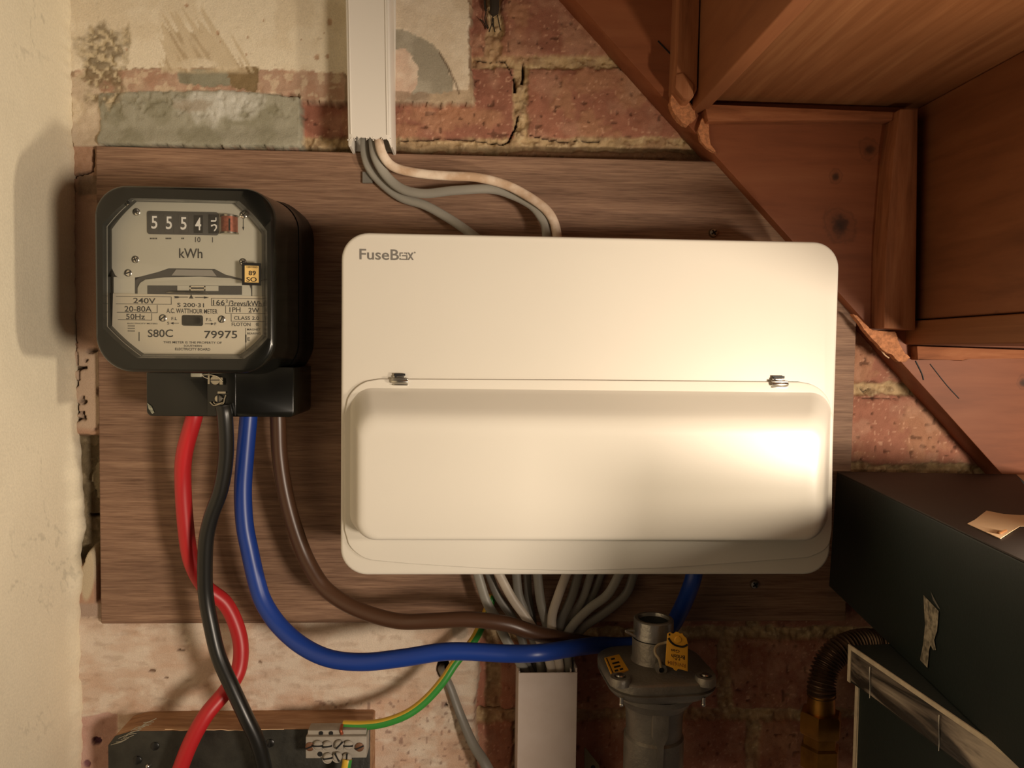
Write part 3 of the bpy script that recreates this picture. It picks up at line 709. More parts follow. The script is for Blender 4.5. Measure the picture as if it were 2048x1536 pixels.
# ------------------------------------------------------------------ electricity meter
def meter():
    yf = -.126; yp = -.1105
    t = thing('electricity_meter', 'old black-cased dial-disc electricity meter reading 55545 on the left of the board', 'electricity meter', tuple(at(400, 740, -.06)))
    o = [at(192, 560, yf + .004), at(552, 560, yf + .004), at(370, 374, yf + .004), at(370, 746, yf + .004)]
    x0, x1, z1, z0 = o[0].x, o[1].x, o[2].z, o[3].z
    def out(i, y, r=.0235): return ringy(rr2(x0 + i, x1 - i, z0 + i, z1 - i, [r - i * .6, r - i * .6, r + .004 - i * .6, r + .002 - i * .6], 10), y)
    # window outline as an eight-sided ring with the same vertex count (44)
    def octo(y, pts):
        q = [at(a, b, y) for a, b in pts]          # order: TR side lower, TR top, TL top, TL side, BL side, BL bottom, BR bottom, BR side
        ring = []
        for k in range(4):
            a, b = q[2 * k], q[2 * k + 1]; prev = q[2 * k - 1]; nxt = q[(2 * k + 2) % 8]
            for j in range(11):
                f = j / 10; p = a.lerp(b, f)
                # ease the two corners
                bulge = math.sin(f * math.pi) * .0009
                n = Vector((p.x - (x0 + x1) / 2, 0, p.z - (z0 + z1) / 2)).normalized()
                p = p + n * bulge; ring.append((p.x, y, p.z))
        return ring
    WF = [(534, 462), (478, 402), (262, 396), (205, 448), (206, 656), (274, 716), (488, 718), (535, 676)]
    WB = [(522.5, 468), (467, 408), (274, 404), (225, 459), (225, 650), (290, 707), (479, 708), (524, 668)]
    bm = BM()
    rings = [out(-.0030, -.060), out(-.0012, -.095), out(0, yf + .006), out(.0003, yf + .003), out(.0012, yf + .0012), out(.0028, yf), octo(yf, WF), octo(yp + .001, WB)]
    loft(bm, rings, cap0=False, cap1=False)
    case = obj('case', bm, m_black, t)
    bm = BM()
    loft(bm, [out(-.0066, -.0185, .026), out(-.0066, -.040, .026), out(-.0050, -.044, .026), out(-.0036, -.050), out(-.0034, -.0615)], cap1=False)
    obj('base', bm, m_blackd, t, 'dusty black back half of the case')
    bm = BM(); e = at(437, 374, -.075)
    lathe(bm, (e.x, e.y, z1 + .0005), [(.0055, -.001), (.0055, .001), (.0045, .0028), (.002, .0036), (.0001, .0038)], 20, 'z'); obj('fixing_lug', bm, m_black, t)
    # glass
    g = NT('window_glass'); g.t.nodes.remove(g.p); tr = g.n('ShaderNodeBsdfTransparent'); gl = g.n('ShaderNodeBsdfGlossy'); gl.inputs['Roughness'].default_value = .03
    mx = g.n('ShaderNodeMixShader'); fr = g.n('ShaderNodeFresnel'); fr.inputs[0].default_value = 1.35; g.l(fr.outputs[0], mx.inputs[0]); g.l(tr.outputs[0], mx.inputs[1]); g.l(gl.outputs[0], mx.inputs[2])
    g.l(mx.outputs[0], g.t.nodes['Material Output'].inputs[0])
    WM = [((a + c) / 2, (b + d) / 2) for (a, b), (c, d) in zip(WF, WB)]
    bm = BM(); r1 = octo(-.1186, WM); loft(bm, [r1, [(x, y - .0012, z) for x, y, z in r1]]); obj('window_pane', bm, g.m, t, 'clear glass window')
    # back of the recess
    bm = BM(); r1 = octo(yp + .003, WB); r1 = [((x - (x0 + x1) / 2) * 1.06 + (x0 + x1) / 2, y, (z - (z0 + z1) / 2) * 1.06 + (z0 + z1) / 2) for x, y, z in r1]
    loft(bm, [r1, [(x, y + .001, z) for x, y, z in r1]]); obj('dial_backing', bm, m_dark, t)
    sl_ = .018
    # upper dial plate
    bm = BM(); prism(bm, pxpoly([(214, 450), (272, 396), (470, 400), (532, 466), (532, 561), (490, 559), (450, 549), (429, 537.5), (337, 536), (315, 544), (281, 553), (250, 558), (238, 557), (230, 550), (216, 520)], yp), yp + .001, yp, bev=.0001)
    dp = obj('dial_plate', bm, m_plate, t, 'pale metal dial plate')
    # counter
    bm = BM(); xa, xb = 295, 437; q = [at(xa, 422, yp), at(xb, 425, yp), at(xb, 471, yp), at(xa, 468, yp)]
    prism(bm, rr2(q[0].x, q[1].x, q[2].z, q[0].z, .0016, 5), yp, yp - .0009, bev=.0002)
    cf = obj('counter_frame', bm, m_darkgrey, dp, 'dark grey register frame')
    for i, d in enumerate('5554'):
        bm = BM(); cx = 309 + 29.2 * i
        rect_px(bm, cx - 9, 429 + i * .5, cx + 9, 465 + i * .5, yp - .0009, .0003)
        text_into(bm, d, (cx - 6.3, 432 + i * 1.0, cx + 5.7, 457.5 + i * 1.0), yp - .0013, mi=1)
        obj('number_wheel', bm, [m_bk if i == 3 else m_darkgrey, m_num], dp, 'white figure on a black wheel')
    bm = BM(); rect_px(bm, 417, 429, 435, 467, yp - .0009, .0003)
    bb = BM(); yq = yp - .0013
    for P_ in ([(422, 443.5), (431, 443.5), (433, 441), (433, 435), (431, 435), (431, 440.5), (422, 440.5)], [(422, 450), (430, 448), (434, 451), (434, 456), (431, 461), (428, 463), (428, 460.5), (431.4, 456), (431, 452.5), (428, 450.5), (424, 453), (422, 453)]):
        prism(bm, pxpoly(P_, yq), yq, yq - .00015, mi=1)
    bb.free(); obj('number_wheel', bm, [m_bk, m_num], dp, 'last wheel caught between two figures')
    # winding bobbin to the right of the register
    bm = BM(); c = at(459, 450, yp - .001); hh = at(459, 431, yp).z - at(459, 468, yp).z
    lathe(bm, (c.x, c.y, c.z), [(.0061, -hh * .44), (.0061, hh * .44)], 24, 'z')
    for z_ in (-hh * .5, hh * .5 - .0012): lathe(bm, (c.x, c.y, c.z), [(.0068, z_), (.0068, z_ + .0012)], 24, 'z', mi=1)
    rect_px(bm, 457.5, 437, 460.5, 461, yp - .0069, .0004, mi=2)
    obj('winding_bobbin', bm, [m_copper, m_steel, m_bk], dp, 'coppery bobbin with steel ends')
    # printing on the dial plate
    bm = BM(); yq = yp - .00005
    text_into(bm, 'kWh', (358, 496.5, 405, 516), yq, .015)
    text_into(bm, '10', (390, 474, 401, 484.5), yq); rect_px(bm, 424.5, 474.5, 425.8, 485, yq)
    for a, b in ((300, 316), (331.5, 344), (363, 371.5)):
        for k in range(int((b - a) / 3)): rect_px(bm, a + 3 * k, 475.5, a + 3 * k + 2, 478.5, yq)
    rect_px(bm, 486, 437, 487.2, 458, yq); prism(bm, pxpoly([(484.5, 454), (488.5, 454), (486.6, 461)], yq), yq, yq - .0002)
    obj('printed_text', bm, m_print, dp)
    # arch casting round the disc
    bm = BM()
    prism(bm, pxpoly([(268, 588), (262, 566), (281, 553.5), (315, 544), (337, 536), (429, 537.5), (450, 549), (500, 561), (520, 580), (524, 592)], yp + .0012), yp + .0016, yp + .0012)
    obj('dark_bridge', bm, m_darkgrey, t, 'dark grey bridge above the disc')
    bm = BM(); prism(bm, pxpoly([(344, 551), (353, 539), (424, 540), (434, 553)], yp + .001), yp + .0012, yp + .0004); obj('magnet_yoke', bm, M('grey_yoke', (150, 146, 136), .5), t)
    bm = BM()
    prism(bm, pxpoly([(276, 592), (276, 576), (281, 566), (292, 559), (330, 555), (400, 553.5), (460, 556), (486, 562), (498, 568), (502, 578), (503, 594)], yp + .0008), yp + .0012, yp - .0002, bev=.0003)
    ar = obj('disc_housing', bm, m_plate, t, 'pale arched disc housing')
    bm = BM()
    rect_px(bm, 295, 571, 484, 589, yp - .0002, .0003, .004, mi=0)
    rect_px(bm, 355, 571.5, 379, 581, yp - .0005, .0003, 0, mi=1); rect_px(bm, 411, 572, 437, 582, yp - .0005, .0003, 0, mi=1)
    obj('disc_slot', bm, [m_darkgrey, m_plate], ar)
    bm = BM(); frame_px(bm, 379, 572, 411, 581, yp - .0009, 2.6); obj('reading_clip', bm, m_zinc, ar, 'bright metal clip')
    bm = BM(); c = at(389, 588, yp + .0155)
    lathe(bm, (c.x, c.y, at(389, 586, yp - .001).z), [(.0225, -.0004), (.0228, 0), (.0225, .0004)], 60, 'z'); obj('disc', bm, m_zinc, t, 'edge of the spinning aluminium disc')
    bm = BM(); rect_px(bm, 228, 554, 270, 590, yp + .0010, .0006); obj('side_plate', bm, m_plate, t)
    bm = BM(); rect_px(bm, 505, 562, 526, 592, yp + .0010, .0006); obj('side_plate', bm, m_plate, t)
    # lower name plate
    bm = BM(); y = yp - .0006
    prism(bm, pxpoly([(226, 586.5), (530, 592.5), (530, 672), (482, 712), (286, 712), (224, 654)], y), yp + .001, y, bev=.0001)
    npl = obj('name_plate', bm, m_name, t, 'cream rating plate')
    bm = BM(); y -= .00005
    T = lambda s, a, b, c, d, k=sl_: text_into(bm, s, (a, b, c, d), y, k)
    T('240V', 266.5, 595.5, 311, 606.5); frame_px(bm, 232, 592, 343, 608, y, .9, .012, 'tbr')
    T('20-80A', 249, 612, 303.5, 623.5, .005); frame_px(bm, 234, 609, 315, 625, y, .9, .010, 'br')
    T('50Hz', 252, 627.5, 290, 638.5, .01); frame_px(bm, 236, 626, 304, 640, y, .9, .010, 'br')
    T('S 200·31', 354.5, 605.5, 408, 613.8); T('A.C. WATTHOUR METER', 333, 616.5, 435, 626)
    # arrow
    rect_px(bm, 358, 593.6, 376, 594.8, y); rect_px(bm, 390, 594.3, 410, 595.5, y); prism(bm, pxpoly([(378, 597), (387, 597.2), (382.6, 589)], y), y, y - .0002); prism(bm, pxpoly([(408, 592.8), (418, 595), (408, 597.4)], y), y, y - .0002); prism(bm, pxpoly([(347, 592), (356, 592.5), (360, 594.3), (356, 596.2), (348, 596.5), (350, 594.3)], y), y, y - .0002)
    T('166', 426, 599.5, 449.5, 610.5); T('2', 451.5, 599, 456, 605); T('/3revs/kWh', 457, 601, 523, 612.5, .01)
    frame_px(bm, 422.5, 596, 526, 611.5, y, .9, .014, 'tlb')
    T('1PH', 459, 614.5, 481, 624.5, 0); T('2W', 497, 615.5, 518.5, 625); frame_px(bm, 451, 612.5, 526, 627, y, .9, .012, 'lb')
    T('CLASS 2.0', 468, 632.3, 518, 639.5, .01); frame_px(bm, 462, 628, 526, 643, y, .9, .012, 'lb')
    T('FLOTON', 463.5, 645, 501, 652, .01); T('®', 511.5, 645.5, 518, 652)
    T('F.L', 343, 634, 354, 640.3, 0); T('F.L', 412.5, 636, 424, 642, 0); T('S', 334.3, 643.5, 338.6, 649, 0); T('F', 429, 645, 432.5, 650.5, 0)
    rect_px(bm, 342, 646, 358, 647, y); prism(bm, pxpoly([(347, 644), (347, 649), (341, 646.5)], y), y, y - .0002); rect_px(bm, 410, 647.3, 427, 648.3, y); prism(bm, pxpoly([(422, 645.5), (422, 650.3), (428, 647.8)], y), y, y - .0002)
    T('S80C', 295.5, 659, 346, 674.5, -.005); T('79975', 408.5, 661.5, 474.5, 677, -.002)
    T('THIS METER IS THE PROPERTY OF', 326.5, 682, 443.5, 686.5, .012); T('SOUTHERN', 367.5, 689.5, 403.5, 693.5, .01); T('ELECTRICITY BOARD', 350, 695.5, 420.5, 700.5, .01)
    T('MAGNET', 494, 657, 521, 661, 0); T('BEARING', 494.5, 665, 521, 669, 0); T('E', 495, 674.5, 500, 681.5, 0)
    rect_px(bm, 491, 656, 491.8, 700, y); rect_px(bm, 490.5, 669, 493, 685, y); rect_px(bm, 277.5, 664, 279, 682, y)
    for r in range(4): 
        T('ELECTRICITY METERS' if r == 0 else 'xxxxx', 255, 645.5 + 5 * r, 315 if r == 0 else 270, 648 + 5 * r, .01)
    obj('printed_text', bm, m_print, npl)
    bm = BM(); q = [at(364, 630, y), at(406, 652, y)]
    prism(bm, rr2(q[0].x, q[1].x, q[1].z, q[0].z, .0014, 5), y, y - .0004, mi=0); q = [at(369, 634, y), at(401, 648.5, y)]; prism(bm, rr2(q[0].x, q[1].x, q[1].z, q[0].z, .002, 5), y, y - .0016, bev=.0005, mi=0)
    obj('level_window', bm, m_black, npl, 'small black rounded window')
    for px_, py_, cr, pr in ((273, 424, 1, dp), (271, 519, 1, dp), (487, 430, 1, dp), (486, 524, 1, dp), (256.5, 546, 0, dp), (326, 636, 0, npl), (443.5, 638.5, 0, npl)):
        screw('screw', px_, py_, yp - (.0006 if pr is npl else 0), .0028, pr, m_zinc, bool(cr), random.uniform(.3, 1.2))
    # certification sticker on the glass
    bm = BM(); y = -.1199
    rect_px(bm, 484, 525.5, 522, 570, y, .0003, .03); obj_st = obj('certification_sticker', bm, m_bk, t, 'black and gold sticker reading 89 SO')
    y -= .0003; bm = BM(); rect_px(bm, 489.5, 531, 517.5, 564.5, y, .0001, .03); obj('sticker_panel', bm, m_gold, obj_st)
    y -= .0001; bm = BM(); text_into(bm, 'CERTIFIED', (493, 532.3, 515.5, 535.6), y, .03); text_into(bm, '89', (497.2, 541.3, 511.8, 550.6), y, .02); text_into(bm, 'SO', (492.8, 554.2, 513.5, 563.3), y, .02)
    obj('printed_text', bm, m_bk, obj_st)
    # terminal cover
    yt = -.082
    a = at(292, 736, yt); b = at(588, 834, yt); xq = at(602, 800, -.03).x
    bm = BM(); zb = at(400, 833, yt).z; zt = z0 + .004
    r0 = rr2(a.x, b.x, zb, zt, [.0005, .0005, .0042, .0042], 5)
    def tc(i, y): return ringy([(x + (i if x < 0 and x < (a.x + b.x) / 2 else -i), z + (i if z < (zb + zt) / 2 else 0)) for x, z in r0], y)
    loft(bm, [tc(0, -.0185), tc(0, yt + .001), tc(.0003, yt + .0004), tc(.0008, yt)])
    tcv = obj('terminal_cover', bm, m_black, t, 'black cover over the cable terminals')
    bm = BM(); box(bm, at(415, 790, yt).x, at(472, 790, yt).x, yt - .0007, yt + .001, zb + .0006, at(415, 745, yt).z, bev=.0004); obj('centre_panel', bm, m_black, tcv)
    bm = BM(); prism(bm, pxpoly([(295, 806), (303, 812), (309, 825), (305, 828), (298, 818)], yt), yt - .0002, yt - .0006); obj('chip', bm, M('chipped_resin', (150, 150, 130), .6, c2=(90, 90, 76), vs=400), tcv, 'pale chip on the corner')
    screw('screw', 438, 797, yt - .0012, .0035, tcv, m_steel, False, math.pi / 2, 'brassy slotted screw', dome=.6)
    bm = BM(); yy = yt - .0022
    rect_px(bm, 436, 783, 452, 787, yy, .001); obj('screw_tab', bm, m_steel, tcv)
    bm = BM(); tube(bm, [at(a_, b_, yy) for a_, b_ in ((420, 804), (428, 811), (440, 808), (447, 807), (449, 798), (452, 790))], .0006, n=6, sub=4); tube(bm, [at(a_, b_, yy) for a_, b_ in ((427, 804), (431, 808), (442, 806), (446, 805))], .0005, n=6, sub=4); obj('seal_wire', bm, m_steel, tcv, 'twisted seal wire below the screw')
    # upper seal
    bm = BM(); yy = yt - .004; c = at(431, 760, yy)
    lathe(bm, (c.x, c.y, c.z), [(.0042, .004), (.0042, 0), (.0036, -.0008), (.0001, -.0008)], 20, 'y'); prism(bm, pxpoly([(422, 759.3), (440, 759.3), (440, 760.8), (422, 760.8)], yy), yy - .0007, yy - .0010, mi=1)
    rect_px(bm, 416.5, 751, 420, 768, yy - .001, .001); rect_px(bm, 440, 755, 446, 769, yy - .001, .001)
    obj('sealing_screw', bm, [m_steel, m_bk], t, 'steel sealing screw in its bracket')
    bm = BM(); tube(bm, [at(a_, b_, yy - .002) for a_, b_ in ((404, 750), (416, 749.5), (428, 751), (438, 755), (446, 764))], .00045, n=6, sub=5); tube(bm, [at(a_, b_, yy - .002) for a_, b_ in ((404, 751), (410, 755), (416, 757))], .0004, n=6, sub=5); sw = obj('seal_wire', bm, m_zinc, t, 'thin wire of the seal')
    bm = BM(); a_, b_ = at(382, 745, yy - .002), at(404, 754, yy - .002); box(bm, a_.x, b_.x, yy - .0035, yy - .0005, b_.z, a_.z, bev=.0008); obj('lead_seal', bm, M('lead_seal', (150, 146, 128), .55), t, 'grey crimped seal')
meter()

# ------------------------------------------------------------------ cables
wire('meter_tail', [(394, 800, -.070), (388, 835, -.072), (368.6, 908, -.066), (366, 970, -.060), (372, 1058, -.056), (383, 1123, -.052), (409, 1172, -.046), (449, 1205, -.040), (472, 1249, -.038), (482, 1296, -.040), (476, 1343, -.046), (452, 1382, -.052), (413, 1429, -.062), (382, 1484, -.066), (358, 1545, -.066), (340, 1600, -.066)], .0066, m_red, 'red meter cable curving down behind the black one', group=None)
wire('meter_tail', [(446, 812, -.088), (450, 835, -.088), (452, 908, -.082), (442, 977, -.078), (422, 1035, -.076), (412, 1084, -.074), (410, 1156, -.070), (413, 1200, -.068), (421, 1245, -.068), (437, 1312, -.070), (464, 1374, -.074), (491.5, 1433, -.076), (515, 1484, -.074), (530, 1540, -.070), (540, 1600, -.070)], .0061, m_blk, 'black meter cable crossing in front of the red one')
wire('meter_tail', [(499, 800, -.062), (497, 835, -.064), (490.6, 908, -.064), (486, 977, -.064), (489, 1045, -.064), (499, 1100, -.064), (515, 1170, -.066), (530, 1210, -.068), (560, 1253, -.072), (605, 1292, -.078), (659.5, 1317, -.084), (726, 1324, -.088), (804, 1316, -.090), (882, 1304, -.090), (937, 1303, -.090), (1010, 1307, -.090), (1078, 1306, -.090), (1146, 1296, -.066), (1200, 1290, -.037), (1240, 1291, -.0265), (1290, 1286, -.0265), (1322, 1272, -.028), (1346, 1248, -.034), (1368, 1206, -.046), (1384, 1165, -.056), (1392, 1130, -.058)], .0072, m_blue, 'thick blue cable sweeping from the meter behind the gas regulator to the fuse box')
wire('meter_tail', [(555, 800, -.056), (556, 835, -.058), (559, 908, -.056), (569, 977, -.054), (585, 1042, -.054), (608, 1107, -.054), (634, 1156, -.056), (658, 1184, -.058), (699, 1211, -.062), (749, 1231, -.066), (804, 1243, -.070), (863, 1242, -.074), (937, 1239, -.076), (1010, 1247, -.076), (1064, 1264, -.071), (1119, 1277, -.056), (1160, 1284, -.036), (1200, 1289, -.018), (1240, 1291, -.0105), (1290, 1289, -.0105)], .0066, m_brown, 'dark brown cable sweeping right from the meter above the blue one')
wire('earth_cable', [(985, 1190, -.024), (976, 1218, -.026), (958, 1261, -.032), (942, 1288, -.040), (910, 1326, -.046), (888, 1359, -.050), (861, 1391, -.052), (833, 1416, -.054), (804, 1433, -.056), (765, 1446, -.056), (726, 1450.5, -.054), (687, 1450, -.052)], .0040, [m_yel, m_green], 'green and yellow earth cable running down to the grey terminal block', mi=lambda k: 0 if (k < 3 or k > 10) else 1)
wire('telephone_cable', [(884, 1330, .004), (883, 1340, -.010), (899, 1370, -.016), (920, 1427, -.018), (945, 1486, -.026), (972, 1530, -.034), (1000, 1590, -.040)], .0036, m_greyd, 'flat grey cable leaving a hole in the plaster behind the earth cable', flat=.6, rmod=lambda a, f: .8 + .7 * f)
# three cables under the upper trunking
yy = -.030
wire('supply_cable', [(730, 255, -.025), (730, 281, -.025), (731, 310, -.025), (740, 337, -.0245), (764, 366, -.024), (803, 395, -.024), (849, 410, -.028), (893, 434, -.032), (925, 455, -.036), (955, 478, -.040), (970, 500, -.042)], .0040, m_grey, 'lowest grey cable from the upper trunking into the top of the fuse box', flat=.62)
wire('supply_cable', [(746, 255, -.028), (746.5, 281, -.032), (752, 316, -.033), (773, 352, -.032), (805, 378, -.032), (849, 387, -.034), (908, 381, -.036), (981, 378, -.036), (1025, 390, -.036), (1063, 410, -.038), (1083, 434, -.040), (1092, 455, -.040), (1094, 500, -.040)], .0041, m_grey, 'middle grey flat cable looping from the upper trunking to the fuse box', flat=.6)
wire('supply_cable', [(758, 255, -.034), (758, 281, -.038), (766, 310, -.038), (788, 334, -.036), (834, 346, -.036), (893, 351.6, -.038), (951.6, 354.5, -.040), (1010, 369, -.042), (1057, 393, -.044), (1092, 419, -.044), (1110, 450, -.044), (1118, 500, -.044)], .0040, m_whited, 'uppermost grubby white cable looping from the upper trunking to the fuse box', flat=.65)
bund = [
 (([(953, 1140), (972, 1201), (992, 1237), (1010, 1275), (1021, 1294), (1040, 1326), (1052, 1350), (1056, 1400)]), m_grey, -.040, .0042, 'leftmost grey cable of the bundle below the fuse box'),
 (([(975, 1140), (996, 1193), (1026, 1237), (1045, 1283), (1053, 1326), (1062, 1350), (1064, 1400)]), m_greyd, -.034, .0037, 'dark grey cable of the bundle below the fuse box, second from the left'),
 (([(994, 1140), (1024, 1196), (1056, 1241), (1081, 1283), (1098, 1321), (1104, 1350), (1104, 1400)]), m_greyl, -.046, .0040, 'cream cable lying across the left half of the bundle below the fuse box'),
 (([(1032, 1140), (1037, 1188), (1048, 1220), (1062, 1265), (1074, 1300), (1082, 1335), (1084, 1400)]), m_grey, -.032, .0040, 'fourth grey cable from the left of the bundle, under the cream one'),
 (([(1054, 1140), (1056, 1188), (1060, 1215), (1066, 1250), (1078, 1310), (1072, 1340), (1072, 1400)]), m_greyd, -.025, .0036, 'narrow grey cable deep in the middle of the bundle below the fuse box'),
 (([(1074, 1140), (1081, 1201), (1090, 1237), (1100, 1272), (1110, 1326), (1112, 1350), (1112, 1400)]), m_grey, -.038, .0041, 'grey cable running nearly straight down the middle of the bundle'),
 (([(1136, 1140), (1116, 1193), (1104, 1234), (1106, 1275), (1118, 1326), (1120, 1350), (1120, 1400)]), m_greyl, -.044, .0041, 'pale cable curving left, first to the right of the gap in the bundle'),
 (([(1159, 1140), (1143, 1196), (1122, 1242), (1116, 1275), (1124, 1326), (1127, 1350), (1127, 1400)]), m_greyd, -.038, .0041, 'dark grey cable beside the pale one in the right half of the bundle'),
 (([(1184, 1140), (1166, 1196), (1143, 1234), (1128, 1267), (1128, 1326), (1132, 1350), (1132, 1400)]), m_grey, -.030, .0036, 'fourth grey cable from the right in the bundle below the fuse box'),
 (([(1206, 1140), (1187, 1188), (1166, 1218), (1142, 1250), (1132, 1300), (1134, 1350), (1134, 1400)]), m_greyd, -.024, .0033, 'thin shaded cable, third from the right in the bundle below the fuse box'),
 (([(1243, 1140), (1216, 1188), (1180, 1216), (1148, 1248), (1133, 1277), (1134, 1326), (1138, 1350), (1138, 1400)]), m_grey, -.040, .0042, 'second cable from the right, bending furthest across the bundle'),
 (([(1270, 1140), (1252, 1188), (1210, 1225), (1170, 1252), (1145, 1283), (1140, 1326), (1143, 1350), (1143, 1400)]), m_greyd, -.032, .0041, 'rightmost grey cable of the bundle below the fuse box'),
]
for P, mt, y, r, lb in bund:
    n = len(P); pts = [(a, b, y + (-.0 if i < n - 3 else (-.026 - y) * (i - n + 4) / 3 * .6)) for i, (a, b) in enumerate(P)]
    wire('circuit_cable', pts, r, mt, lb, group='bundle of circuit cables under the fuse box', flat=.6)

# small clip and hanging fluff
bm = BM(); rect_px(bm, 726, 345, 746, 367, -.0181, .003); tag(obj('cable_clip', bm, m_greyd), 'small grey clip pinned to the plywood beside the uppermost cables', 'clip')
bm = BM()
tube(bm, [at(a, b, y) for a, b, y in ((986, -60, -.006), (988, -10, -.008), (989, 15, -.008), (987, 27, -.007), (986, 34, -.006))], .0042, n=12, rmod=lambda a, f: 1 if f < .72 else max(.12, 1 - (f - .72) * 3.4))
tube(bm, [at(a, b, -.005) for a, b in ((968, -30), (970, 10), (972, 22))], .0010, n=8)
frs = [((986, 36), (983, 50), (978, 64)), ((987, 36), (987, 50), (990, 64)), ((995, 30), (998, 46), (1001, 60)), ((972, 24), (970, 40), (977, 56)), ((960, 38), (968, 46), (976, 58)), ((985, 34), (984, 42), (986, 54))]
for f in frs: tube(bm, [at(a, b, -.004) for a, b in f], .0005, n=5, sub=4)
tag(obj('frayed_rope_end', bm, M('dark_fibre', (48, 40, 30), .9)), 'dark frayed end hanging on the brick at the top edge', 'rope')

# ------------------------------------------------------------------ service board with terminal block
def service_board():
    yb, yf = -.0125, -.048
    a = at(216, 1462, yf); b = at(740, 1464, yf)
    t = thing('service_board', 'black-painted wooden block with a bare sawn top at the lower left', 'wood block', ((a.x + b.x) / 2, -.03, -.43))
    zt = a.z; bm = BM()
    P = [(a.x, -.43), (b.x, -.43), (b.x, zt - .001), (b.x - .002, zt), (a.x + .02, zt), (a.x + .006, zt - .004), (a.x, zt - .012)]
    prism(bm, P, yb + .002, yf)
    bmesh.ops.bevel(bm, geom=[e for e in bm.edges], offset=.0006, segments=2, affect='EDGES')
    o = obj('block', bm, m_block, t)
    bm = BM(); Q = [(x + (.0002 if x < 0 else 0), z - (.0003 if z > -.4 else 0)) for x, z in P]; prism(bm, Q, yf + .0002, yf - .0006, bev=.0002); fp = obj('front_face', bm, m_bitumen, t, 'black painted front')
    # torn corner fibres
    bm = BM(); rnd = random.Random(5)
    for k in range(14):
        x = 222 + k * 5; y_ = 1490 - k * 3.1 + rnd.uniform(-4, 2)
        tube(bm, [at(x, y_, yf - .0008), at(x + 12, y_ - 5 + rnd.uniform(-3, 3), yf - .0016), at(x + 26, y_ - 9, yf - .0007)], .0003, n=5, sub=4)
    obj('torn_fibres', bm, M('grey_fibre', (150, 142, 122), .8), t, 'torn pale fibres at the corner')
    bm = BM()
    tube(bm, [at(x, 1459.5 + rnd.uniform(-1.2, 1.2), yf - .0006) for x in range(330, 570, 14)], .0004, n=5, sub=2); obj('paint_edge', bm, m_paper, t, 'pale broken edge of the paint')
    for px_, py_ in ((310, 1492), (540, 1486), (275, 1520)): 
        screw('screw', px_, py_, yf - .0006, .0036, t, m_blk, False, 1.4)
    bm = BM(); c = at(296, 1532, yf - .001); bmesh.ops.create_icosphere(bm, subdivisions=2, radius=.0022, matrix=Matrix.Translation(c)); obj('nail_head', bm, m_zinc, t, 'shiny nail head')
service_board()
def terminal_block():
    y0, y1 = -.0487, -.066
    a = at(611, 1474, y1); b = at(733, 1516, y1)
    t = thing('terminal_block', 'grey earth terminal block on the black wooden block', 'terminal block', ((a.x + b.x) / 2, y0, b.z))
    mg = M('grey_terminal_plastic', (158, 150, 138), .6, var=.12, vs=80)
    bm = BM(); box(bm, a.x, b.x, y1, y0, b.z, a.z, bev=.0008)
    box(bm, a.x + .001, b.x - .001, y1 + .004, y0, a.z - .001, a.z + .0035, bev=.0005)
    o = obj('housing', bm, mg, t)
    for px_, py_, an in ((636, 1490, 0), (655, 1491, .1), (679, 1489, .8), (697, 1490, 0), (656, 1515, .15), (675, 1513, -1.1), (694, 1515, 1.5)):
        screw('terminal_screw', px_, py_, y1 - .0014, .0040, t, mg, False, an, dome=.5)
        bm = BM(); c = at(px_, py_, y1 + .001); lathe(bm, tuple(c), [(.0042, 0), (.0042, -.0024), (.0001, -.0024)], 18, 'y'); obj('barrel', bm, mg, t)
    for px_, py_ in ((620, 1493), (719, 1494)): screw('screw', px_, py_, y1 - .0002, .0038, t, M('rusty_screw', (120, 84, 62), .6, .4), False, .4)
    bm = BM(); c = at(640, 1508, y1); lathe(bm, tuple(c), [(.0021, .001), (.0021, -.0004), (.0001, -.0004)], 16, 'y'); obj('hole', bm, m_bk, t)
    for q in (642, 662): 
        bm = BM(); c = at(q, 1466.5, y1 + .0038); lathe(bm, tuple(c), [(.0018, .001), (.0018, -.0004), (.0001, -.0004)], 16, 'y'); obj('hole', bm, m_bk, t)
    bm = BM(); tube(bm, [at(684, 1468, y1 + .004), at(682, 1460, y1 + .004), at(684, 1450, y1 + .010)], .0014, n=8); obj('copper_core', bm, M('bare_copper', (150, 78, 52), .5, .6), t, 'bare copper end of the earth cable')
terminal_block()
wire('earth_cable', [(695, 1518, -.068), (693, 1530, -.069), (688, 1560, -.070), (684, 1600, -.070)], .0040, [m_yel, m_green], 'short green and yellow wire leaving the bottom of the terminal block', mi=lambda k: 0 if (k < 5 or k > 13) else 1)

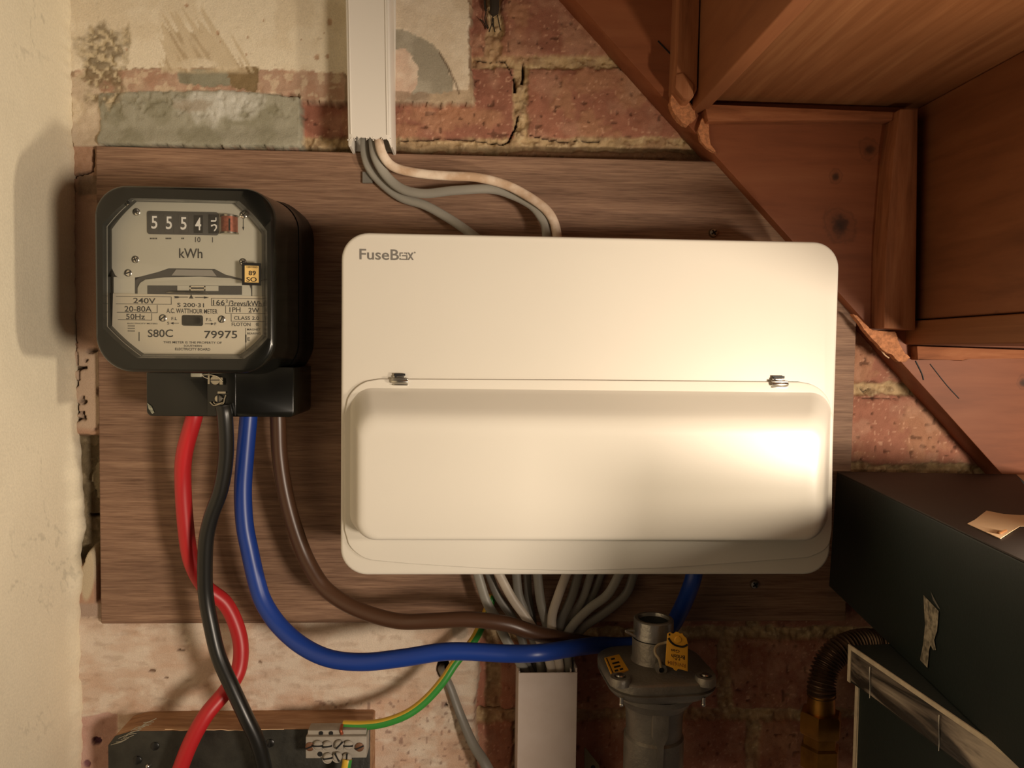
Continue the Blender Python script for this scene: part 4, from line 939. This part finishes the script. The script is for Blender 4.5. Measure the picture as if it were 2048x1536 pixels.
# ------------------------------------------------------------------ gas regulator
def regulator():
    cy = -.080; c0 = at(1306, 1300, cy); cx = c0.x
    Z = lambda py, r: at(1308, py, cy - r).z
    rn = .0166
    t = thing('gas_regulator', 'grey cast alloy gas regulator under the right half of the fuse box', 'gas regulator', (cx + .002, cy, -.42))
    zf = Z(1373, .043)                         # top rim of the flange
    ztop = Z(1250, rn); zs = Z(1288, rn); zn = Z(1335, rn)
    bm = BM()
    lathe(bm, (cx, cy, 0), [(.0001, ztop - .0026), (rn - .0046, ztop - .0026)], 40, 'z', mi=1, cap=False)
    lathe(bm, (cx, cy, 0), [(rn - .004, ztop - .003), (rn - .0035, ztop), (rn - .001, ztop), (rn, ztop - .001), (rn, zs), (rn - .0008, zs - .0008)], 40, 'z', cap=False)
    cap_ = obj('inlet_collar', bm, [m_alu2, m_card], t, 'brighter machined collar')
    bm = BM(); lathe(bm, (cx, cy, 0), [(rn + .0006, zs - .0006), (rn + .0008, zs - .002), (rn + .0008, zn + .003), (rn + .002, zn), (rn + .0045, zf + .0035)], 40, 'z', cap=False)
    obj('neck', bm, m_alu, t)
    # flange: rounded square, several layers
    def sq(h, z, r=.026, dx=.002):
        pts = rr2(-h, h, -h, h, min(r, h * .98), 8); an = math.radians(4); ca, sa = math.cos(an), math.sin(an)
        return [(cx + dx + x * ca - q * sa, cy + (x * sa + q * ca) * .95, z) for x, q in pts]
    h = .0445
    bm = BM()
    loft(bm, [sq(.018, zf + .0045, .017), sq(h - .010, zf + .0022), sq(h - .003, zf + .001), sq(h - .0008, zf), sq(h, zf - .0012), sq(h, zf - .0065), sq(h - .0015, zf - .0072), sq(h - .0015, zf - .0082), sq(h, zf - .009), sq(h - .0015, zf - .0125), sq(h - .005, zf - .0165), sq(h - .010, zf - .019)])
    obj('diaphragm_housing', bm, m_alu, t)
    bm = BM()
    pr = [(.034, -.019), (.0335, -.024), (.030, -.0275), (.029, -.030), (.0255, -.033), (.0238, -.040), (.0232, -.058), (.0250, -.060), (.0250, -.20)]
    lathe(bm, (cx + .002, cy, zf), pr, 44, 'z')
    lb = obj('lower_body', bm, m_alu, t)
    bm = BM(); fx = at(1321, 1440, cy - .025).x; yf = cy - .0272
    prism(bm, [(fx - .0068, zf - .031), (fx + .0068, zf - .031), (fx + .0068, zf - .050), (fx + .0022, zf - .056), (fx + .0016, zf - .12), (fx - .0016, zf - .12), (fx - .0022, zf - .056), (fx - .0068, zf - .050)], cy - .018, yf, bev=.0006)
    obj('cast_rib', bm, m_alu, t)
    for s, w in ((1240, 1), (1411, 1)):
        p = at(s, 1365, cy - .034); bm = BM(); lathe(bm, (p.x, p.y, zf), [(.0085, -.002), (.0085, .003), (.0078, .0044), (.0048, .0046), (.0042, .003), (.0001, .003)], 24, 'z'); obj('bolt_boss', bm, m_alu, t)
        bm = BM(); lathe(bm, (p.x, p.y, zf), [(.0036, .002), (.0036, .0052), (.003, .006), (.0001, .006)], 20, 'z'); obj('bolt', bm, m_zinc, t)
        bm = BM(); q = at(1243 if s < 1300 else 1407, 1409, cy - .036); bmesh.ops.create_icosphere(bm, subdivisions=3, radius=.0019, matrix=Matrix.Translation(q)); lathe(bm, (q.x, q.y, q.z), [(.0016, 0), (.0016, .006)], 14, 'z'); obj('bolt_tip', bm, m_zinc, t, 'shiny bolt end under the flange')
    bm = BM(); p = at(1322, 1338, cy - .024); lathe(bm, (p.x, p.y - .002, p.z), [(.0045, .006), (.0045, 0), (.0022, -.0004)], 20, 'y', cap=False); lathe(bm, (p.x, p.y - .001, p.z), [(.0024, 0), (.0001, 0)], 20, 'y', mi=1, cap=False); obj('seal_eye', bm, [m_alu, m_bk], t)
    bm = BM(); tube(bm, [at(a, b, y) for a, b, y in ((1322, 1334, -.108), (1318, 1318, -.110), (1311, 1308, -.108), (1310, 1298, -.106), (1316, 1290, -.104), (1328, 1286, -.103), (1337, 1284, -.104))], .0011, n=10, sub=6); obj('seal_cord', bm, M('clear_cord', (170, 152, 120), .4), t, 'pale looped seal cord')
    bm = BM(); tube(bm, [at(a, b, y) for a, b, y in ((1268, 1262, -.085), (1256, 1261, -.088), (1252, 1263, -.090), (1262, 1268, -.090), (1270, 1273, -.090))], .0010, n=8, sub=6); obj('wire_loop', bm, m_alu2, t)
    # yellow sticker lying on the housing slope
    zt = zf + .0031
    P = [atz(a, b, zt) for a, b in ((1209, 1316), (1238, 1309), (1257, 1340), (1223, 1350))]
    bm = BM(); hexa(bm, [(p.x, p.y, zt - .001) for p in P], [(p.x, p.y, zt + .0003) for p in P]); st = obj('sticker', bm, m_tagy, t, 'yellow sticker with a black rule')
    bm = BM(); a, b, c, d = P
    def strip(u0, u1, v0, v1):
        q = []
        for u, v in ((u0, v0), (u1, v0), (u1, v1), (u0, v1)):
            p = (a.lerp(b, u)).lerp(d.lerp(c, u), v); q.append((p.x, p.y, zt + .0004))
        bm.faces.new([bm.verts.new(p) for p in q])
    strip(.08, .14, .05, .95)
    for v0, u0, u1 in ((.14, .35, .6), (.4, .3, .75), (.62, .3, .7), (.82, .25, .45), (.82, .55, .75)): strip(u0, u1, v0, v0 + .10)
    obj('sticker_print', bm, m_bk, st)
    return t
regulator()
def warning_tag():
    y = -.113
    bm = BM(); P = [(1338, 1266), (1342, 1265), (1345, 1268), (1350, 1267), (1352, 1264), (1358, 1265), (1360, 1268), (1365, 1267), (1367, 1272), (1373, 1276), (1376, 1288), (1375.5, 1343), (1366, 1340), (1356, 1337), (1353, 1342), (1348, 1340), (1347, 1336), (1332, 1331), (1331, 1328), (1335, 1268)]
    prism(bm, pxpoly(P, y), y + .0012, y, bev=.0002)
    t = tag(obj('warning_tag', bm, m_tagy), 'small yellow plastic tag hanging from the neck of the gas regulator', 'tag')
    bm = BM(); c = at(1356, 1279, y); lathe(bm, tuple(c), [(.0030, .0002), (.0030, -.0003), (.0024, -.0009), (.0001, -.0011)], 20, 'y'); obj('stud', bm, m_tagy, t)
    bm = BM(); tube(bm, [at(a, b, y - .0001) for a, b in ((1337, 1276), (1342, 1284), (1350, 1290), (1360, 1293), (1368, 1293), (1375, 1289))], .0008, n=8, sub=6)
    for q in ((1339, 1269), (1346, 1264.5)): prism(bm, pxpoly([(q[0] - 1.5, q[1] - 2), (q[0] + 1.5, q[1] - 2), (q[0] + 1.5, q[1] + 2), (q[0] - 1.5, q[1] + 2)], y), y, y - .0002)
    text_into(bm, 'Gas', (1342, 1298, 1359, 1304), y, .12, flip=True); text_into(bm, 'British', (1343, 1308, 1370, 1316), y, .12, flip=True)
    text_into(bm, 'P.R.', (1348, 1316, 1360, 1320), y, .1, flip=True)
    obj('printed_text', bm, m_bk, t)
    bm = BM(); text_into(bm, 'RN16304', (1335, 1320.5, 1371, 1328), y, .22, flip=True); obj('stamped_number', bm, M('brown_stamp', (150, 92, 24), .6), t, 'faint stamped number')
warning_tag()

# ------------------------------------------------------------------ flexible gas pipe
def gas_pipe():
    t = thing('gas_pipe', 'corrugated flexible gas pipe with a brass fitting beside the taped black box', 'pipe', tuple(at(1642, 1536, -.055)))
    P = catmull([at(1643, 1392, -.055), at(1643, 1370, -.055), at(1650, 1338, -.052), at(1668, 1310, -.049), at(1696, 1292, -.046), at(1730, 1284, -.040), at(1770, 1286, -.030), at(1800, 1292, -.020)], 30)
    bm = BM(); tube(bm, P, .0108, n=28, raw=True, rmod=lambda a, f: 1 + .13 * math.sin(a / .0030 * 2 * math.pi)); obj('corrugated_hose', bm, m_hose, t)
    c = at(1642, 1420, -.055); bm = BM()
    lathe(bm, (c.x, c.y, c.z), [(.0112, .016), (.0118, .004), (.0120, 0), (.0120, -.004)], 28, 'z'); obj('sleeve', bm, m_brass, t)
    bm = BM(); lathe(bm, (c.x, c.y, c.z), [(.0170, -.001), (.0185, -.003), (.0185, -.019), (.0170, -.021)], 6, 'z'); obj('nut', bm, m_brass, t, 'six-sided brass nut')
    bm = BM(); lathe(bm, (c.x, c.y, c.z), [(.0150, -.020), (.0150, -.030), (.0172, -.032), (.0172, -.050), (.0150, -.052), (.0150, -.10)], 6, 'z'); obj('union', bm, m_brass, t)
gas_pipe()
bm = BM(); y = -.020
prism(bm, pxpoly([(1169, 1496), (1172, 1497), (1198, 1530), (1205, 1560), (1205, 1600), (1169, 1600)], y), y + .002, y, bev=.0004)
c = at(1186, 1535, y); lathe(bm, tuple(c), [(.0022, .0002), (.0022, -.0003), (.0001, -.0003)], 16, 'y', mi=1)
tag(obj('metal_bracket', bm, [M('olive_bracket', (122, 112, 84), .6), m_bk]), 'pointed metal bracket at the bottom between trunking and gas regulator', 'bracket')

# ------------------------------------------------------------------ boxes at the right
def boxes():
    zt = at(1668, 943, -.022).z; zb = at(1644, 1173, -.022).z
    XL = (at(1668, 943, -.022).x + at(1644, 1173, -.022).x) / 2
    bl = atz(1668, 941, zt); fl = atz(2048, 1121, zt); brr = atz(1913, 921, zt); fr = atz(2048, 968, zt)
    bl.y = max(min(bl.y, -.021), -.05); brr.y = min(brr.y, -.0325)
    dl = (fl - bl).normalized(); dr = (fr - brr).normalized()
    f1 = bl + dl * .42; f2 = brr + dr * .42 * 1.0
    bm = BM(); n = 12
    top = [Vector((bl.x, bl.y, zt)), Vector((f1.x, f1.y, zt)), Vector((f2.x, f2.y, zt)), Vector((brr.x, brr.y, zt))]
    bot = [Vector((p.x - (.004 if i < 2 else 0), p.y, zb)) for i, p in enumerate(top)]
    t = thing('cardboard_box', 'long black cardboard box with a torn strip of tape, on top of the taped box', 'box', ((bl.x + brr.x) / 2, -.2, zb))
    hexa(bm, [tuple(p) for p in bot], [tuple(Vector((p.x, p.y, zt - .0012))) for p in top], bev=.0012); obj('carton', bm, m_card, t)
    bm = BM(); o = [tuple(Vector((p.x, p.y, zt - .0012))) for p in top]; hexa(bm, o, [(x, y, zt) for x, y, z in o], bev=.0004); obj('lid_panel', bm, m_cardtop, t, 'brownish top panel')
    # torn tape on the side face
    def onface(a, b, off):
        # plane through left face
        p = atx(a, b, (top[0].x + top[1].x) / 2)
        for _ in range(6):
            k = (p.y - top[0].y) / (top[1].y - top[0].y); v = (zt - p.z) / (zt - zb); xx = top[0].x + (top[1].x - top[0].x) * k - .004 * v - off
            p = atx(a, b, xx)
        return p
    P = [(1847, 1190), (1862, 1206), (1877, 1222), (1876, 1240), (1874, 1262), (1868, 1280), (1872, 1300), (1866, 1300), (1861, 1290), (1858, 1300), (1855, 1336), (1840, 1320), (1846, 1290), (1850, 1250), (1848, 1215)]
    bm = BM(); hexa_ = [onface(a, b, .0003) for a, b in P]; loft(bm, [[tuple(onface(a, b, .0002)) for a, b in P], [tuple(onface(a, b, .0008)) for a, b in P]])
    obj('torn_tape', bm, M('torn_paper_tape', (168, 156, 134), .6, c2=(96, 90, 76), vs=260), t, 'torn strip of pale tape')
    bm = BM(); Q = [(1861, 1182), (1868, 1196), (1880, 1218), (1876, 1216), (1866, 1200)]; loft(bm, [[tuple(onface(a, b, .0002)) for a, b in Q], [tuple(onface(a, b, .0006)) for a, b in Q]]); obj('torn_tape', bm, m_greyd, t)
    # lower box with lid and clear tape
    z2 = zb - .0005
    A = atz(1700, 1290, z2); Bq = atz(2048, 1526, z2); d = (Bq - A).normalized(); Fq = A + d * .34
    R = Vector((-d.y, d.x, 0));  R = R if R.x > 0 else -R
    t2 = thing('taped_box', 'black lidded box edged with shiny clear tape at the lower right', 'box', (A.x + .1, A.y - .15, z2 - .16))
    lidh = at(1702, 1290, A.y).z - at(1702, 1362, A.y).z
    q = [A, Fq, Fq + R * .26, A + R * .26]
    bm = BM(); hexa(bm, [(p.x, p.y, z2 - lidh) for p in q], [(p.x, p.y, z2) for p in q], bev=.0008); lid = obj('lid', bm, m_card, t2)
    ins = .004; q2 = [A + d * ins + R * ins, Fq - d * ins + R * ins, Fq + R * .25, A + R * .25 + d * ins]
    bm = BM(); hexa(bm, [(p.x, p.y, z2 - .16) for p in q2], [(p.x, p.y, z2 - lidh + .001) for p in q2], bev=.0008); obj('carton', bm, m_card, t2)
    # clear tape: film over the lid side, reflections painted in as pale patches
    ft = NT('wrinkled_clear_tape'); ft.set(rough=.28, spec=.9)
    v = ft.mapp((1, .35, 1.6)); nn = ft.noise(24, 4, v, .5, 1.2)
    ft.col(ft.ramp(nn, [(.38, L4((52, 48, 43))), (.45, L4((124, 112, 100))), (.54, L4((186, 172, 154)))])); ft.bump(ft.noise(70, 3, v), .002)
    bm = BM(); w0, w1 = .052, .336
    def onl(s, h, off=.0006): p = A + d * s - R * off; return (p.x, p.y, z2 - h)
    ring = [onl(.003, .003), onl(.335, .003), onl(.335, lidh - .002), onl(.003, lidh - .002)]
    loft(bm, [[onl(.003, .003, .0001), onl(.335, .003, .0001), onl(.335, lidh - .002, .0001), onl(.003, lidh - .002, .0001)], ring]); obj('clear_tape', bm, ft.m, lid, 'wrinkled shiny tape')
    mt = M('pale_tape_edge', (206, 190, 164), .55, var=.12, vs=120)
    bm = BM()
    r0 = lambda h0, h1, s0, s1, off: [onl(s0, h0, off), onl(s1, h0, off), onl(s1, h1, off), onl(s0, h1, off)]
    loft(bm, [r0(-.0006, .0028, -.0004, .338, .0002), r0(-.0006, .0026, -.0004, .338, .0012)])
    loft(bm, [r0(.001, lidh, -.0006, .003, .0002), r0(.001, lidh, -.0006, .003, .0011)])
    obj('tape_edge', bm, mt, lid, 'pale tape along the lid edge')
    bm = BM(); b0 = A + d * ins + R * ins
    hexa(bm, [(b0.x - .0008, b0.y - .002, z2 - .155), (b0.x + .0002, b0.y - .0035, z2 - .155), (b0.x + .0002, b0.y + .001, z2 - .155), (b0.x - .0008, b0.y + .001, z2 - .155)],
         [(b0.x - .0008, b0.y - .0035, z2 - lidh), (b0.x + .0002, b0.y - .0035, z2 - lidh), (b0.x + .0002, b0.y + .001, z2 - lidh), (b0.x - .0008, b0.y + .001, z2 - lidh)]); obj('tape_edge', bm, mt, t2, 'pale tape down the corner')
    for s in (.028, .10):
        bm = BM(); tube(bm, [onl(s, h, .0012 + .0004 * math.sin(h * 200)) for h in [lidh * k / 6 for k in range(1, 7)]], .0005, n=6, sub=3); obj('tape_crease', bm, m_zinc, lid, 'bright crease in the tape')
    # papers on the black box
    z = zt + .0003
    P = [(1935, 1048), (1950, 1040), (1973, 1022), (2008, 1029), (2040, 1031), (2110, 1030), (2110, 1054), (2040, 1053), (2022, 1064), (2001, 1078)]
    bm = BM(); r = [atz(a, b, z) for a, b in P]; loft(bm, [[(p.x, p.y, z) for p in r], [(p.x, p.y, z + .0003) for p in r]])
    pp = tag(obj('paper_scrap', bm, m_paper), 'torn buff paper scrap with a brown mark lying on the black box', 'paper')
    bm = BM(); tube(bm, [atz(a, b, z + .0010) for a, b in ((1995, 1065), (2001, 1066), (2006, 1063), (2012, 1061))], .0008, n=6); obj('stain', bm, M('brown_stain', (120, 76, 34), .8), pp, 'brown mark')
    P = [(1996, 946), (2048, 945), (2100, 945), (2100, 990), (2048, 968)]
    bm = BM(); r = [atz(a, b, zt - .001) for a, b in P]; loft(bm, [[(p.x, p.y, zt - .004) for p in r], [(p.x, p.y, zt - .0005) for p in r]])
    tag(obj('paper_sheet', bm, M('cream_paper', (222, 200, 170), .8)), 'cream sheet behind the black box at the right edge', 'paper')
    return
boxes()
